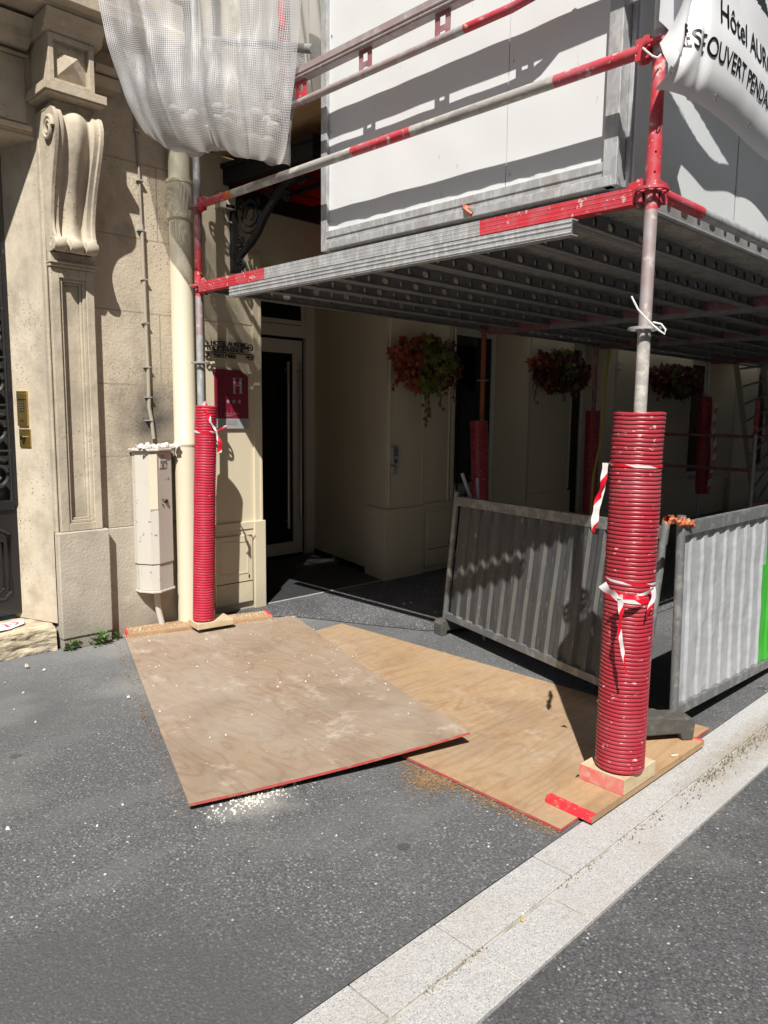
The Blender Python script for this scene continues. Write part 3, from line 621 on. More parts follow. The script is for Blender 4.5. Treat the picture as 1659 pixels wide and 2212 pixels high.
for a, b_ in ((296, 283), (302, 390), (304, 498), (312, 604), (314, 698), (318, 793), (321, 858), (322, 908)):
    p = onY(YW-.02, a, b_); mb = MB(); mb.box(p.x-.022, p.x+.022, YW-.035, YW-.0005, p.z-.004, p.z+.004); mb.build('clip', 'galv', cb)
mb = MB(); mb.path([(2.50, 4.80, .31), (2.515, 4.80, .15), (2.545, 4.79, .0)], .021, 12)
tag(mb.build('cable_pipe', 'cast'), 'short bent pipe stub running from the utility box down to the ground', 'pipe')
DP = thing('downpipe', 'thick cream painted rainwater downpipe between stone wall and hotel', 'downpipe', (2.745, 4.80, 0))
mb = MB(); mb.lathe([(.078, 0), (.078, 1.30), (.080, 1.30), (.080, 1.335), (.077, 1.34), (.077, 2.82), (.09, 2.835), (.09, 2.86), (.088, 2.862), (.088, 3.06), (.092, 3.065), (.092, 3.085), (.074, 3.086), (.074, 5)], (2.745, 4.78, 0), 32); mb.build('pipe', 'pipe_cream', DP)
mb = MB(); mb.disc_ring((2.745, 4.78, 1.315), .078, .084, .012, 32); mb.build('pipe_collar', 'pipe_cream', DP)
mb = MB(); mb.disc_ring((2.745, 4.78, 3.3), .074, .082, .02, 32); mb.build('pipe_collar', 'pipe_cream', DP)

# ================================================================== HOTEL
HB = thing('hotel_building', 'cream rendered hotel front with recessed glass entrance under the scaffold', 'building', (8, 5, 0))
YH = 4.88
mb = MB(); mb.use('cream')
mb.box(2.725, 3.45, YH, 6.55, 0, 2.72); mb.box(2.725, 5.775, YH, 6.55, 2.72, 8.5); mb.box(5.775, 22, YH, 5.6, 2.47, 8.5)
mb.box(3.39, 3.452, YH-.018, YH, .70, 2.72)
mb.hexa([(4.835, YH, 0), (5.77, YH, 0), (5.77, 5.5, 0), (5.02, 5.5, 0), (4.835, YH, 2.72), (5.77, YH, 2.72), (5.77, 5.5, 2.72), (5.02, 5.5, 2.72)])
mb.hexa([(5.02, 5.501, 0), (5.77, 5.501, 0), (5.77, 6.6, 0), (5.30, 6.6, 0), (5.02, 5.501, 2.72), (5.77, 5.501, 2.72), (5.77, 6.6, 2.72), (5.30, 6.6, 2.72)])
mb.box(3.40, 5.4, 6.55, 6.8, 2.72, 3.2)
hw = mb.build('wall', None, HB)
def base_block(x0, x1, y0, zt, mbx): mbx.box(x0, x1, y0, YH+.1, .0, zt)
mb = MB(); mb.use('cream'); mb.box(3.37, 3.475, YH-.035, YH+.3, 0, .70); mb.build('corner_block', None, HB, bevel=.004); mb = MB(); mb.use('cream'); mb.box(2.84, 3.369, YH-.012, YH, .06, .64); mb.box(2.84, 3.369, YH-.02, YH, .641, .70)
mb.build('base_course', None, HB, bevel=.004); mb = MB(); mb.use('cream')
mb.hexa([(4.80, YH-.03, 0), (5.335, YH-.03, 0), (5.335, YH-.001, 0), (4.92, 5.24, 0), (4.80, YH-.03, .67), (5.335, YH-.03, .67), (5.335, YH-.001, .67), (4.92, 5.24, .67)])
mb.box(5.345, 5.765, YH-.012, YH-.001, .09, .64); mb.box(5.345, 5.765, YH-.03, YH-.001, .641, .69)
mb.build('base_course', None, HB, bevel=.004)
# meter cupboard panels in the base
def cupboard(x0, x1, label):
    m_ = MB(); m_.use('cream'); m_.box(x0, x1, YH-.03, YH-.0125, .07, .60)
    o = m_.build('cupboard_door', None, HB, bevel=.003)
    m_ = MB(); w_ = x1-x0
    for a in ((x0+.04, x1-.04, .30, .31), (x0+.04, x1-.04, .55, .56)): m_.box(a[0], a[1], YH-.034, YH-.0305, a[2], a[3])
    for a in (x0+.04, x1-.05): m_.box(a, a+.01, YH-.034, YH-.0305, .311, .549)
    m_.build('moulding', 'cream', o)
    m_ = MB(); m_.box(x0+.0, x1, YH-.0315, YH-.0303, .232, .238); m_.box(x1-.04, x1-.03, YH-.034, YH-.0303, .26, .285); m_.build('gap', 'black_matte', o)
cupboard(3.02, 3.35, ''); cupboard(5.38, 5.74, '')
for b_ in ((4.87, 4.885, YH-.012, YH, .69, 2.47), (5.325, 5.335, YH-.006, YH, .69, 2.47), (5.70, 5.715, YH-.014, YH, .69, 2.47), (5.745, 5.775, YH-.02, YH, .0, 2.47),
          (2.84, 3.39, YH-.004, YH, 2.20, 2.206), (3.44, 3.454, YH-.026, YH-.0181, .70, 2.72)):
    mb = MB(); mb.box(*b_); mb.build('trim', 'cream', HB)
# entrance door at the back of the recess
yD = 6.40
mb = MB(); mb.use('white_paint')
mb.box(3.9, 4.0, yD, yD+.08, 0, 2.72); mb.box(5.13, 5.27, yD, yD+.08, 0, 2.72); mb.box(4.0, 5.13, yD, yD+.08, 2.33, 2.45); mb.box(4.0, 5.13, yD, yD+.08, 2.69, 2.72)
mb.box(3.45, 3.9, yD, yD+.08, 0, 2.72)
ED = mb.build('entrance_frame', None, HB, bevel=.004)
mb = MB(); mb.use('white_paint'); yl = yD+.015
mb.box(4.05, 4.14, yl, yl+.05, .03, 2.30); mb.box(4.97, 5.09, yl, yl+.05, .03, 2.30); mb.box(4.14, 4.97, yl, yl+.05, .03, .16); mb.box(4.14, 4.97, yl, yl+.05, 2.16, 2.30)
dl = mb.build('entrance_door', None, HB, bevel=.004)
mb = MB(); mb.box(4.14, 4.97, yl+.02, yl+.03, .16, 2.16); mb.build('door_glass', 'glassdark', dl)
mb = MB(); mb.box(4.0, 5.13, yl+.051, yl+.06, .0, .03); mb.box(4.0, 4.049, yl+.03, yl+.05, .03, 2.33); mb.box(5.091, 5.13, yl+.03, yl+.05, .03, 2.33); mb.build('door_gap', 'black_matte', dl)
for xx, za, zb, off in ((5.02, .40, 2.06, -.06), (4.86, .32, 2.07, -.055)):
    mb = MB(); mb.path([(xx, yl+off, za), (xx, yl+off, zb)], .016, 14)
    for zz in (za+.08, zb-.08): mb.path([(xx, yl+off, zz), (xx, yl, zz)], .009, 8)
    mb.build('pull_handle', 'steel', dl)
mb = MB(); mb.use('white_paint'); mb.box(4.02, 5.11, yD-.012, yD-.001, 2.455, 2.50); mb.box(5.06, 5.11, yD-.012, yD-.001, 2.50, 2.69); mb.box(4.02, 5.06, yD-.012, yD-.001, 2.65, 2.69)
fl = mb.build('fanlight', None, HB, bevel=.003)
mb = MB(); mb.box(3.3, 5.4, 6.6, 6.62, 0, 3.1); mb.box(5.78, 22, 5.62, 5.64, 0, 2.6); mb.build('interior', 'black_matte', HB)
mb = MB(); mb.box(4.02, 5.06, yD+.01, yD+.02, 2.501, 2.649); mb.build('fanlight_glass', 'glassdark', fl)
mb = MB(); mb.box(4.36, 4.43, yl+.019, yl+.0195, .9, .901)
mb = MB(); mb.use('black_matte')      # black skirting along the splayed wall

for (xa, ya), (xb, yb) in (((4.927, 5.245), (5.005, 5.5)), ((5.005, 5.5), (5.238, 6.4))):
    mb.hexa([(xa, ya, 0), (xa+.03, ya, 0), (xb+.03, yb, 0), (xb, yb, 0), (xa, ya, .055), (xa+.03, ya, .055), (xb+.03, yb, .055), (xb, yb, .055)])
mb.build('skirting', None, HB)
# floor of the recess, tiles
mb = MB(); mb.use('tile')
yy = 4.90
for j in range(4):
    for i in range(5):
        xa = 3.455+i*.4; ya = yy+j*.4; mb.box(xa, min(xa+.396, 5.4), ya, ya+.396, -.02, .008)
mb.use('black_matte'); mb.box(3.455, 5.4, 4.90, 6.5, -.03, .004)
mb.use('granite'); mb.box(3.455, 4.86, 4.885, 4.898, -.02, .010)
struct(mb.build('entrance_floor', None))
mb = MB(); mb.grid(lambda u, v: (3.42+4.6*u, 3.3+v*(4.87-3.3)-(.55 if u < .02 else 0)*(1-v)*0, .0065), 8, 4)
mb.v = [Vector(q) for q in [(3.0, 4.875, .0072), (3.46, 4.40, .0072), (3.9, 3.5, .0072), (5.2, 2.6, .0072), (9, 2.6, .0072), (9, 4.875, .0072)]]; mb.f = [(0, 1, 2, 3, 4, 5)]; mb.m = [0]; mb.s = [False]; mb.uv = {}
struct(mb.build('dark_speckled_paving', 'terrazzo'))
# other bays of the ground floor
def pillar(x0, x1):
    m_ = MB(); m_.use('cream'); m_.box(x0, x1, YH, 5.55, 0, 2.47); m_.box(x0+.0, x0+.02, YH-.015, YH, .68, 2.47); m_.box(x1-.02, x1, YH-.015, YH, .68, 2.47)
    m_.build('pillar', None, HB)
    m_ = MB(); m_.use('cream'); m_.box(x0-.02, x1+.02, YH-.03, YH-.0151 if False else YH-.001, 0, .66); m_.build('pillar_base', None, HB, bevel=.004)
def bay(x0, x1, sill=.0, door=False, top=2.47):
    m_ = MB(); m_.use('cream'); m_.hexa([(x1-.15, 5.30, sill), (x1, YH, sill), (x1+.001, 5.30, sill), (x1-.01, 5.32, sill), (x1-.15, 5.30, top), (x1, YH, top), (x1+.001, 5.30, top), (x1-.01, 5.32, top)])
    if sill: m_.box(x0, x1, 4.93, 5.3, 0, sill); m_.box(x0, x1, 4.90, 5.3, sill+.001, sill+.05)
    m_.build('window_reveal', None, HB)
    m_ = MB(); m_.use('white_paint'); a, b_ = x0+.005, x1-.15; y_ = 5.24; s_ = sill+.051 if sill else 0
    m_.box(a, a+.05, y_, y_+.05, s_, top); m_.box(b_-.06, b_, y_, y_+.05, s_, top); m_.box(a+.05, b_-.06, y_, y_+.05, top-.09, top); m_.box(a+.05, b_-.06, y_, y_+.05, s_, s_+.06)
    if door: m_.box(a+.05, b_-.06, y_, y_+.05, 2.15, 2.22)
    o = m_.build('window_frame', None, HB)
    m_ = MB(); m_.box(a+.05, b_-.06, y_+.02, y_+.03, s_+.06, (2.15 if door else top-.09)); m_.build('window_glass', 'glassdark', o)
bay(5.78, 7.06); pillar(7.08, 7.92); bay(7.95, 8.95, door=True); pillar(8.97, 11.2); bay(11.2, 12.9, sill=.55); pillar(12.93, 13.9); bay(13.9, 15.6, sill=.55); pillar(15.62, 22)
# signs on the hotel wall
PQ = thing('hotel_star_plaque', 'burgundy and silver plaque with a big H and three stars', 'plaque', (3.2, YH, 1.42))
X0, X1, Z0, Z1 = 3.045, 3.335, 1.42, 1.855
fxz = lambda u, v, w_: (u, w_, v)
mb = MB(); mb.prism([(X0, Z0+.075), (X1, Z0+.075), (X1, Z1-.045), (X1-.065, Z1), (X0, Z1)], fxz, YH-.018, YH-.004); mb.build('burgundy_field', 'burg', PQ)
mb = MB(); mb.prism([(X0, Z0), (X1, Z0), (X1, Z0+.0745), (X0, Z0+.0745)], fxz, YH-.018, YH-.004); mb.build('silver_band', 'silver', PQ)
ft = lambda ox, oz: (lambda u, v, w_: (ox+u, YH-.0182-w_, oz+v))
mb = MB(); hx, hz, hh, hwid = 3.19, 1.685, .11, .098     # serif H drawn as bars
for xx in (hx+.012, hx+hwid-.03): mb.box(xx, xx+.018, YH-.0195, YH-.0181, hz, hz+hh); mb.box(xx-.009, xx+.027, YH-.0195, YH-.0181, hz-.0025, hz); mb.box(xx-.009, xx+.027, YH-.0195, YH-.0181, hz+hh, hz+hh+.0025)
mb.box(hx+.03, hx+hwid-.03, YH-.0195, YH-.0181, hz+.052, hz+.059)
for sx in (3.155, 3.205, 3.255):
    pp = []
    for k in range(10):
        a = math.pi/2+k*math.pi/5; r_ = .018 if k % 2 == 0 else .007; pp.append((sx+r_*math.cos(a), 1.622+r_*math.sin(a)))
    mb.prism(pp, fxz, YH-.0195, YH-.0181)
mb.build('letter_and_stars', 'silver', PQ)
mb = MB(); text_mb(mb, 'ATOUT', .02, ft(3.15, 1.466), .0004, spacing=1.25); text_mb(mb, 'FRANCE', .02, ft(3.15, 1.446), .0004, spacing=1.1); mb.build('small_print', 'ink_grey', PQ)
mb = MB()
text_mb(mb, 'HOTEL DE TOURISME', .0135, ft(3.12, 1.527), .0003); text_mb(mb, 'CLASSEMENT', .0135, ft(3.12, 1.511), .0003); mb.build('faint_print', 'mauve', PQ)
LS = thing('hotel_letter_sign', 'black cut metal sign with hotel name and address on scroll bars', 'sign', (3.15, YH, 1.93))
fl_ = lambda ox, oz: (lambda u, v, w_: (ox+u, YH-.03-w_, oz+v-.0*(u)))
mb = MB(); text_mb(mb, 'HOTEL AURORE', .044, fl_(3.005, 2.025), .004, bold=.0012, spacing=.95); text_mb(mb, '13 RUE TRAVERSIERE', .038, fl_(2.97, 1.985), .004, bold=.001, spacing=.9); text_mb(mb, '75012 PARIS', .040, fl_(3.02, 1.938), .004, bold=.001, spacing=.95)
mb.build('lettering', 'black', LS)
mb = MB(); mb.box(2.95, 3.32, YH-.034, YH-.026, 2.014, 2.022); mb.box(2.95, 3.32, YH-.034, YH-.026, 1.972, 1.98)
for zz in (2.025, 1.955): mb.path([(3.335+.0*k+.022*math.cos(k*.5), YH-.05, zz+.022*math.sin(k*.5)) for k in range(14)], .006, 6); mb.path([(3.335, YH-.056, zz), (3.335, YH, zz)], .007, 8)
for zz in (2.025, 1.955): mb.path([(2.955+.02*math.cos(k*.5), YH-.05, zz+.02*math.sin(k*.5)) for k in range(14)], .006, 6)
mb.build('scroll_bars', 'black', LS)
IC = thing('wall_intercom', 'small grey intercom speaker panel on the shaded entrance pillar', 'intercom', (4.93, YH, .98))
mb = MB(); mb.box(4.885, 4.965, YH-.04, YH, 1.085, 1.245); mb.build('panel', 'plastic_grey', IC, bevel=.01)
mb = MB()
for k in range(6): mb.box(4.90, 4.955, YH-.042, YH-.0405, 1.165+k*.011, 1.17+k*.011)
mb.box(4.91, 4.94, YH-.042, YH-.0405, 1.10, 1.13); mb.build('speaker_slots', 'ink', IC)
mb = MB(); mb.box(4.885, 4.955, YH-.04, YH, .985, 1.075); mb.build('card_reader', 'plastic_grey', IC, bevel=.02)
JB = thing('junction_box', 'small cream junction box with cable below it beside the black canopy', 'junction box', (3.12, YH, 2.9))
mb = MB(); a = onY(YH, 463, 418); b_ = onY(YH, 500, 458); mb.box(a.x, b_.x, YH-.06, YH, b_.z, a.z); jb_ = mb.build('casing', 'plastic_cream', JB, bevel=.004)
mb = MB(); mb.box(a.x+.055, b_.x-.01, YH-.062, YH-.0605, b_.z+.01, b_.z+.03); mb.build('slot', 'ink', JB)
mb = MB(); cx_ = (a.x+b_.x)/2; mb.path([(cx_, YH-.03, b_.z), (cx_, YH-.03, b_.z-.04), (cx_+.02, YH-.03, b_.z-.08), (cx_+.07, YH-.03, b_.z-.09), (cx_+.13, YH-.01, b_.z-.08)], .008, 8); mb.build('cable', 'plastic_cream', JB)

# ------------------------------------------------ glass canopy (marquise)
CN = thing('entrance_canopy', 'black iron canopy with red glass over the hotel entrance', 'canopy', (4.2, 4.4, 3.1))
mb = MB(); cx0, cx1, cyf, cyb = 3.15, 5.5, 3.86, YH-.001
def cz(y): return 3.13+(y-cyf)*.04
for xa in (cx0, cx1-.05): mb.hexa([(xa, cyf, 3.13), (xa+.05, cyf, 3.13), (xa+.05, cyb, 3.17), (xa, cyb, 3.17), (xa, cyf, 3.255), (xa+.05, cyf, 3.255), (xa+.05, cyb, 3.295), (xa, cyb, 3.295)])
mb.box(cx0+.05, cx1-.05, cyf, cyf+.05, 3.13, 3.255); mb.box(cx0-.02, cx1+.02, cyf-.025, cyf-.001, 3.235, 3.265)
mb.hexa([(cx0-.02, cyf, 3.235), (cx0-.001, cyf, 3.235), (cx0-.001, cyb, 3.275), (cx0-.02, cyb, 3.275), (cx0-.02, cyf, 3.265), (cx0-.001, cyf, 3.265), (cx0-.001, cyb, 3.305), (cx0-.02, cyb, 3.305)])
mb.build('fascia', 'black_matte', CN)
mb = MB()
for k in range(1, 6): xa = cx0+.05+k*.375; mb.box(xa, xa+.025, cyf+.05, cyb, 3.135, 3.165)
for yy in (4.2, 4.55): mb.box(cx0+.05, cx1-.05, yy, yy+.02, 3.128, 3.134)
mb.box(cx0+.05, cx1-.05, cyb-.03, cyb, 3.05, 3.17)
mb.build('glazing_bar', 'black_matte', CN)
mb = MB(); mb.box(cx0+.05, cx1-.05, cyf+.05, cyb, 3.166, 3.172); mb.build('red_glass', 'redglass', CN)
for bx in (3.22, 5.4):
    mb = MB(); mb.box(bx-.02, bx+.02, YH-.05, YH-.001, 2.56, 3.12)
    main = [(4.79, 2.62), (4.77, 2.66), (4.70, 2.70), (4.62, 2.74), (4.54, 2.80), (4.47, 2.88), (4.38, 2.96), (4.27, 3.03), (4.14, 3.08), (4.02, 3.11)]
    mb.path([(bx, a, b_) for a, b_ in main], .022, 8)
    mb.path([(bx, a+.03, b_+.02) for a, b_ in main[1:-1]], .012, 6)
    def scr(cy, cz_, r, t0, turns, th, dr=1):
        mb.path([(bx, cy+r*(1-.78*k/(turns*16))*math.cos(t0+dr*k*2*math.pi/16), cz_+r*(1-.78*k/(turns*16))*math.sin(t0+dr*k*2*math.pi/16)) for k in range(int(turns*16)+1)], [th*(1-.4*k/(turns*16)) for k in range(int(turns*16)+1)], 6)
    scr(4.64, 2.93, .135, 2.4, 2.4, .015); scr(4.78, 2.77, .05, 1.5, 1.5, .012); scr(4.76, 2.60, .045, 0, 1.4, .014); scr(4.21, 2.985, .04, 1.2, 1.5, .013, -1); scr(4.05, 3.06, .045, 1.5, 1.5, .013, -1)
    scr(4.76, 3.03, .05, 3, 1.3, .012); scr(4.40, 3.06, .05, 4.5, 1.4, .012)
    mb.path([(bx, 4.79, 2.60), (bx, 4.80, 2.54)], [.03, .012], 8)
    mb.build('scroll_bracket', 'black_matte', CN)

# ================================================================== SCAFFOLD
SX, YR, YL, ZP = 2.74, 1.384, 4.552, 2.371
SF = thing('scaffold', 'red and galvanised steel tube scaffold with perforated deck over the pavement', 'scaffold', (5.8, 3, 0))
def rosette(mbx, x, y, z, r=.061):
    mbx.disc_ring((x, y, z), r-.011, r, .01, 24); mbx.disc_ring((x, y, z), .023, .034, .01, 24)
    for k in range(8):
        a = k*math.pi/4; d = Vector((math.cos(a), math.sin(a), 0)); c_ = Vector((x, y, z))
        mbx.bar(c_+d*.032, c_+d*(r-.008), .013, .0095)
def standard(x, y, segs, ros, ztop=None):
    m_ = MB()
    for za, zb, mt in segs: m_.use(mt); m_.tube((x, y, za), (x, y, zb), .0242, 20, cap=False)
    o = m_.build('standard', None, SF)
    for z, mt in ros:
        m_ = MB(); rosette(m_, x, y, z); m_.build('rosette', mt, o)
    return o
def head(mbx, c_, d):       # wedge ledger head against a rosette, d points from post outwards
    c_ = Vector(c_); d = Vector(d).normalized(); sd = Vector((-d.y, d.x, 0))
    mbx.bar(c_+d*.03, c_+d*.085, .04, .075); mbx.bar(c_+d*.052+Vector((0, 0, -.05)), c_+d*.052+Vector((0, 0, .05)), .008, .024, d)
def ledger(a, b_, mats, r=.0242, heads=True, name='ledger'):
    a, b_ = Vector(a), Vector(b_); d = (b_-a).normalized(); m_ = MB()
    if heads: m_.use(mats[0][1]); head(m_, a, d); m_.use(mats[-1][1]); head(m_, b_, -d)
    off = .075 if heads else 0; L_ = (b_-a).length-2*off; t = 0
    for f_, mt in mats: m_.use(mt); m_.tube(a+d*(off+L_*t), a+d*(off+L_*f_), r, 18, cap=not heads); t = f_
    return m_.build(name, None, SF)
s1 = standard(SX, YR, [(.12, 1.47, 'galv'), (1.47, 1.86, 'galv_dusty'), (1.86, 2.30, 'mauve'), (2.30, 2.40, 'redpaint'), (2.40, 2.555, 'redpaint'), (2.555, 2.83, 'redpaint'), (2.83, 2.92, 'mauve'), (2.92, 5.0, 'galv')],
    [(1.871, 'galv'), (2.371, 'redpaint'), (2.871, 'redpaint'), (3.371, 'galv')])
mb = MB(); mb.use('redpaint'); mb.tube((SX, YR, 2.383), (SX, YR, 2.555), .0275, 20)
for zz in (2.43, 2.50): mb.use('ink'); mb.tube((SX-.022, YR-.018, zz), (SX-.0225, YR-.0185, zz+.001), .004, 8)
mb.build('spigot_joint', None, s1)
s2 = standard(SX, YL, [(.10, 1.6, 'galv'), (1.6, 2.05, 'galv'), (2.05, 2.30, 'mauve'), (2.30, 2.43, 'redpaint'), (2.43, 2.62, 'redpaint'), (2.62, 2.86, 'mauve_red'), (2.86, 5.0, 'galv')],
    [(1.871, 'galv'), (2.371, 'redpaint'), (2.871, 'mauve_red'), (3.371, 'redpaint')])
mb = MB(); mb.use('redpaint'); mb.tube((SX, YL, 2.385), (SX, YL, 2.47), .0275, 18); mb.build('spigot_joint', None, s2)
BX = [SX, 5.81, 7.88, 10.95, 14.02, 17.1, 20.1]
for i, x in enumerate(BX[1:]):
    standard(x, YL, [(.05, 1.5, 'galv'), (1.5, 2.5, ['orange_rust', 'mauve_red', 'galv', 'mauve_red', 'galv', 'galv'][i]), (2.5, 3.4, 'galv')], [(1.871, 'galv_dark'), (2.371, 'mauve_red')])
    standard(x, YR, [(.05, 5, 'galv')], [(1.871, 'galv'), (2.371, 'mauve_red')])
def rf(px): return (YL-onX(SX, px, 440-(px-435)*.342).y-.075)/(YL-YR-.15)
M['orange_band'] = mat('orange_tape_band', (.62, .13, .04), .5)
# cross rails at the left end (towards the viewer)
ledger((SX, YL, 2.885), (SX, YR, 2.871), [(rf(488), 'redpaint'), (rf(502), 'orange_band'), (rf(762), 'galv_dusty'), (rf(890), 'redpaint'), (rf(1200), 'galv_dusty'), (1., 'redpaint')])
# fix: measured paint bands are 0.36-0.47 along the rail
# channel transom carrying the decks
def channel(x, y0, y1, z0, z1, bands, w_=.05):
    m_ = MB(); L_ = y1-y0; t = 0
    for f_, mt in bands:
        m_.use(mt); a = y0+L_*t; b_ = y0+L_*f_-.0008
        m_.box(x-.003, x, a, b_, z0, z1); 
        for zz in (z0+.014, z0+.031, z1-.014): m_.path([(x+.001, a, zz), (x+.001, b_, zz)], .0052, 8)
        m_.box(x+.0001, x+w_, a, b_, z0, z0+.004); m_.box(x+w_-.003, x+w_, a, b_, z0+.0041, z1)
        t = f_
    return m_.build('transom', None, SF)
channel(SX-.03, YR+.06, YL-.05, 2.325, 2.388, [(.235, 'redpaint'), (.76, 'galv'), (1., 'redpaint')])
mb = MB(); mb.use('redpaint'); mb.box(SX+.022, SX+.03, YR+.06, YL-.05, 2.36, 2.402); mb.build('transom_lip', None, SF)
for yy, dy in ((YR, 1), (YL, -1)): mb = MB(); head(mb, (SX, yy, ZP), (0, dy, 0)); mb.build('transom_head', 'redpaint', SF)
mb = MB(); mb.use('galv'); ya, yb = 1.665, 4.06; x_ = 2.655
mb.box(x_, x_+.004, ya, yb, 2.243, 2.305)
for zz in (2.252, 2.274, 2.292): mb.path([(x_+.002, ya, zz), (x_+.002, yb, zz)], .0055, 8)
mb.box(x_+.0041, x_+.045, ya, yb, 2.301, 2.305); mb.box(x_+.0041, x_+.045, ya, yb, 2.243, 2.247)
mb.build('spare_rail', None, SF)
for x in BX[1:]:
    mb = MB(); mb.use('mauve_red'); mb.box(x-.025, x+.025, YR+.08, YR+.6, 2.30, 2.385); mb.use('galv_dark'); mb.box(x-.025, x+.025, YR+.6, YL-.75, 2.30, 2.385); mb.use('mauve_red'); mb.box(x-.025, x+.025, YL-.75, YL-.06, 2.30, 2.385); mb.build('transom', None, SF)
# ledgers along the street
ledger((SX, YR, ZP), (BX[1], YR, ZP), [(.12, 'redpaint'), (1., 'galv')])
ledger((SX, YL, ZP), (BX[1], YL, ZP), [(.1, 'mauve_red'), (.9, 'galv_dark'), (1., 'mauve_red')])
for i in range(1, 6):
    ledger((BX[i], YR, ZP), (BX[i+1], YR, ZP), [(1., 'galv')]); ledger((BX[i], YL, ZP), (BX[i+1], YL, ZP), [(.1, 'mauve_red'), (.9, 'galv_dark'), (1., 'mauve_red')])
# perforated steel deck planks
def web(mbx, x0, x1, y, za, zb, pitch=.14, slot=(.033, .021)):
    n = int((x1-x0)/pitch); x = x0; pw = (x1-x0)/n; cz_ = (za+zb)/2
    hx_, hz_ = slot
    for i in range(n):
        a, b_ = x0+i*pw, x0+(i+1)*pw; c_ = (a+b_)/2
        q = .5 if i % 2 else 1.0
        out = [(a, za), (c_, za), (b_, za), (b_, cz_), (b_, zb), (c_, zb), (a, zb), (a, cz_)]
        inn = [(c_-hx_*.8*q, cz_-hz_*.7), (c_, cz_-hz_), (c_+hx_*.8*q, cz_-hz_*.7), (c_+hx_*q, cz_), (c_+hx_*.8*q, cz_+hz_*.7), (c_, cz_+hz_), (c_-hx_*.8*q, cz_+hz_*.7), (c_-hx_*q, cz_)]
        vs = [(u, y, v) for u, v in out]+[(u, y, v) for u, v in inn]
        mbx.add(vs, [(k, (k+1) % 8, 8+(k+1) % 8, 8+k) for k in range(8)])
def plank(x0, x1, y0, y1, holes=True):
    m_ = MB(); zt = 2.405
    m_.box(x0, x1, y0, y1, zt-.003, zt)
    dk = m_.build('deck_plank', 'galv_deck', SF)
    for y, s_ in ((y0+.001, 1), (y1-.001, -1)):
        m_ = MB()
        web(m_, x0+.02, x1-.02, y, zt-.066, zt-.004)
        m_.path([(x0+.02, y+s_*.007, zt-.07), (x1-.02, y+s_*.007, zt-.07)], .0095, 8)
        m_.box(x0+.02, x1-.02, min(y+s_*.016, y+s_*.03), max(y+s_*.016, y+s_*.03), zt-.078, zt-.074)
        m_.build('side_channel', 'galv_dark', dk)
    for xa in (x0, x1-.019):
        m_ = MB(); m_.box(xa, xa+.019, y0+.01, y1-.01, zt-.07, zt-.0035); m_.build('end_cap', 'mauve_red', dk)
M['galv_deck'] = mat('dimpled_galvanised_deck', (.36, .35, .325), .65, .2, layers=[dict(s=8, d=4, lo=.45, hi=.65, c=(.2, .19, .175), a=.7), dict(k='voro', s=(42, 55, 42), lo=.28, hi=.2, c=(.1, .1, .095), a=.7)],
    bump=[dict(k='voro', s=(42, 55, 42), lo=.4, hi=.2, st=.8, dd=.004)])
y0 = YR+.05; npl = 9; pw = (YL-.05-y0)/npl
for i in range(npl):
    for b_ in range(3): plank(BX[b_]+.03, BX[b_+1]-.03, y0+i*pw+.006, y0+(i+1)*pw-.006)
for b_ in range(3, 6):
    mb = MB(); mb.box(BX[b_]+.03, BX[b_+1]-.03, y0, YL-.05, 2.38, 2.40)
    for i in range(npl): yy = y0+i*pw; mb.box(BX[b_]+.03, BX[b_+1]-.03, yy, yy+.02, 2.33, 2.3795)
    mb.build('deck_run', 'galv_dark', SF)
# guard frame at the left end, higher up: ribbed top rail, lattice posts, lower tube
mb = MB(); mb.use('mauve'); ya, yb = 3.545, 1.2
gx = SX
mb.box(gx-.022, gx+.022, yb, ya, 3.342, 3.346)
mb.box(gx-.025, gx-.0221, yb, ya, 3.342, 3.405); mb.box(gx+.0221, gx+.025, yb, ya, 3.342, 3.405)
for zz in (3.352, 3.372): mb.path([(gx-.026, yb, zz), (gx-.026, ya, zz)], .0055, 8)
mb.tube((gx, ya-.0, 3.235), (gx, 2.35, 3.228), .019, 16)
mb.use('galv'); mb.tube((gx, 2.35, 3.228), (gx, 2.30, 3.228), .019, 16); mb.use('redpaint')
mb.path([(gx, 2.30, 3.228), (gx, 2.05, 3.226), (gx, 1.95, 3.235), (gx, 1.86, 3.27), (gx, 1.78, 3.33), (gx, 1.72, 3.42)], .0195, 16)
gf = mb.build('guard_rail', None, SF)
for k, yc in enumerate((3.455, 2.94, 2.43, 1.95)):
    mb = MB(); mb.use('redpaint' if k == 0 else 'mauve_red'); x_ = gx-.004; hw_ = .045
    mb.box(x_, x_+.006, yc-hw_, yc-.018, 3.215, 3.345); mb.box(x_, x_+.006, yc+.018, yc+hw_, 3.215, 3.345)
    for za, zb in ((3.215, 3.228), (3.262, 3.285), (3.325, 3.345)): mb.box(x_, x_+.006, yc-.018, yc+.018, za, zb)
    mb.build('lattice_post', None, SF)
mb = MB(); mb.use('redpaint'); mb.box(gx-.003, gx+.03, ya, ya+.25, 3.34, 3.40); mb.use('mauve_red'); mb.tube((gx, ya, 3.235), (gx, YL, 3.24), .019, 14); mb.build('rail_end', None, SF)
mb = MB(); mb.use('redpaint'); mb.tube((2.92, 3.86, 3.385), (2.92, 3.86, 5), .0242, 14); mb.build('standard', None, SF)
mb = MB(); mb.use('galv_dark'); mb.tube((2.78, 4.5, 3.9), (2.78, 3.4, 3.5), .0242, 12); mb.build('brace', None, SF)
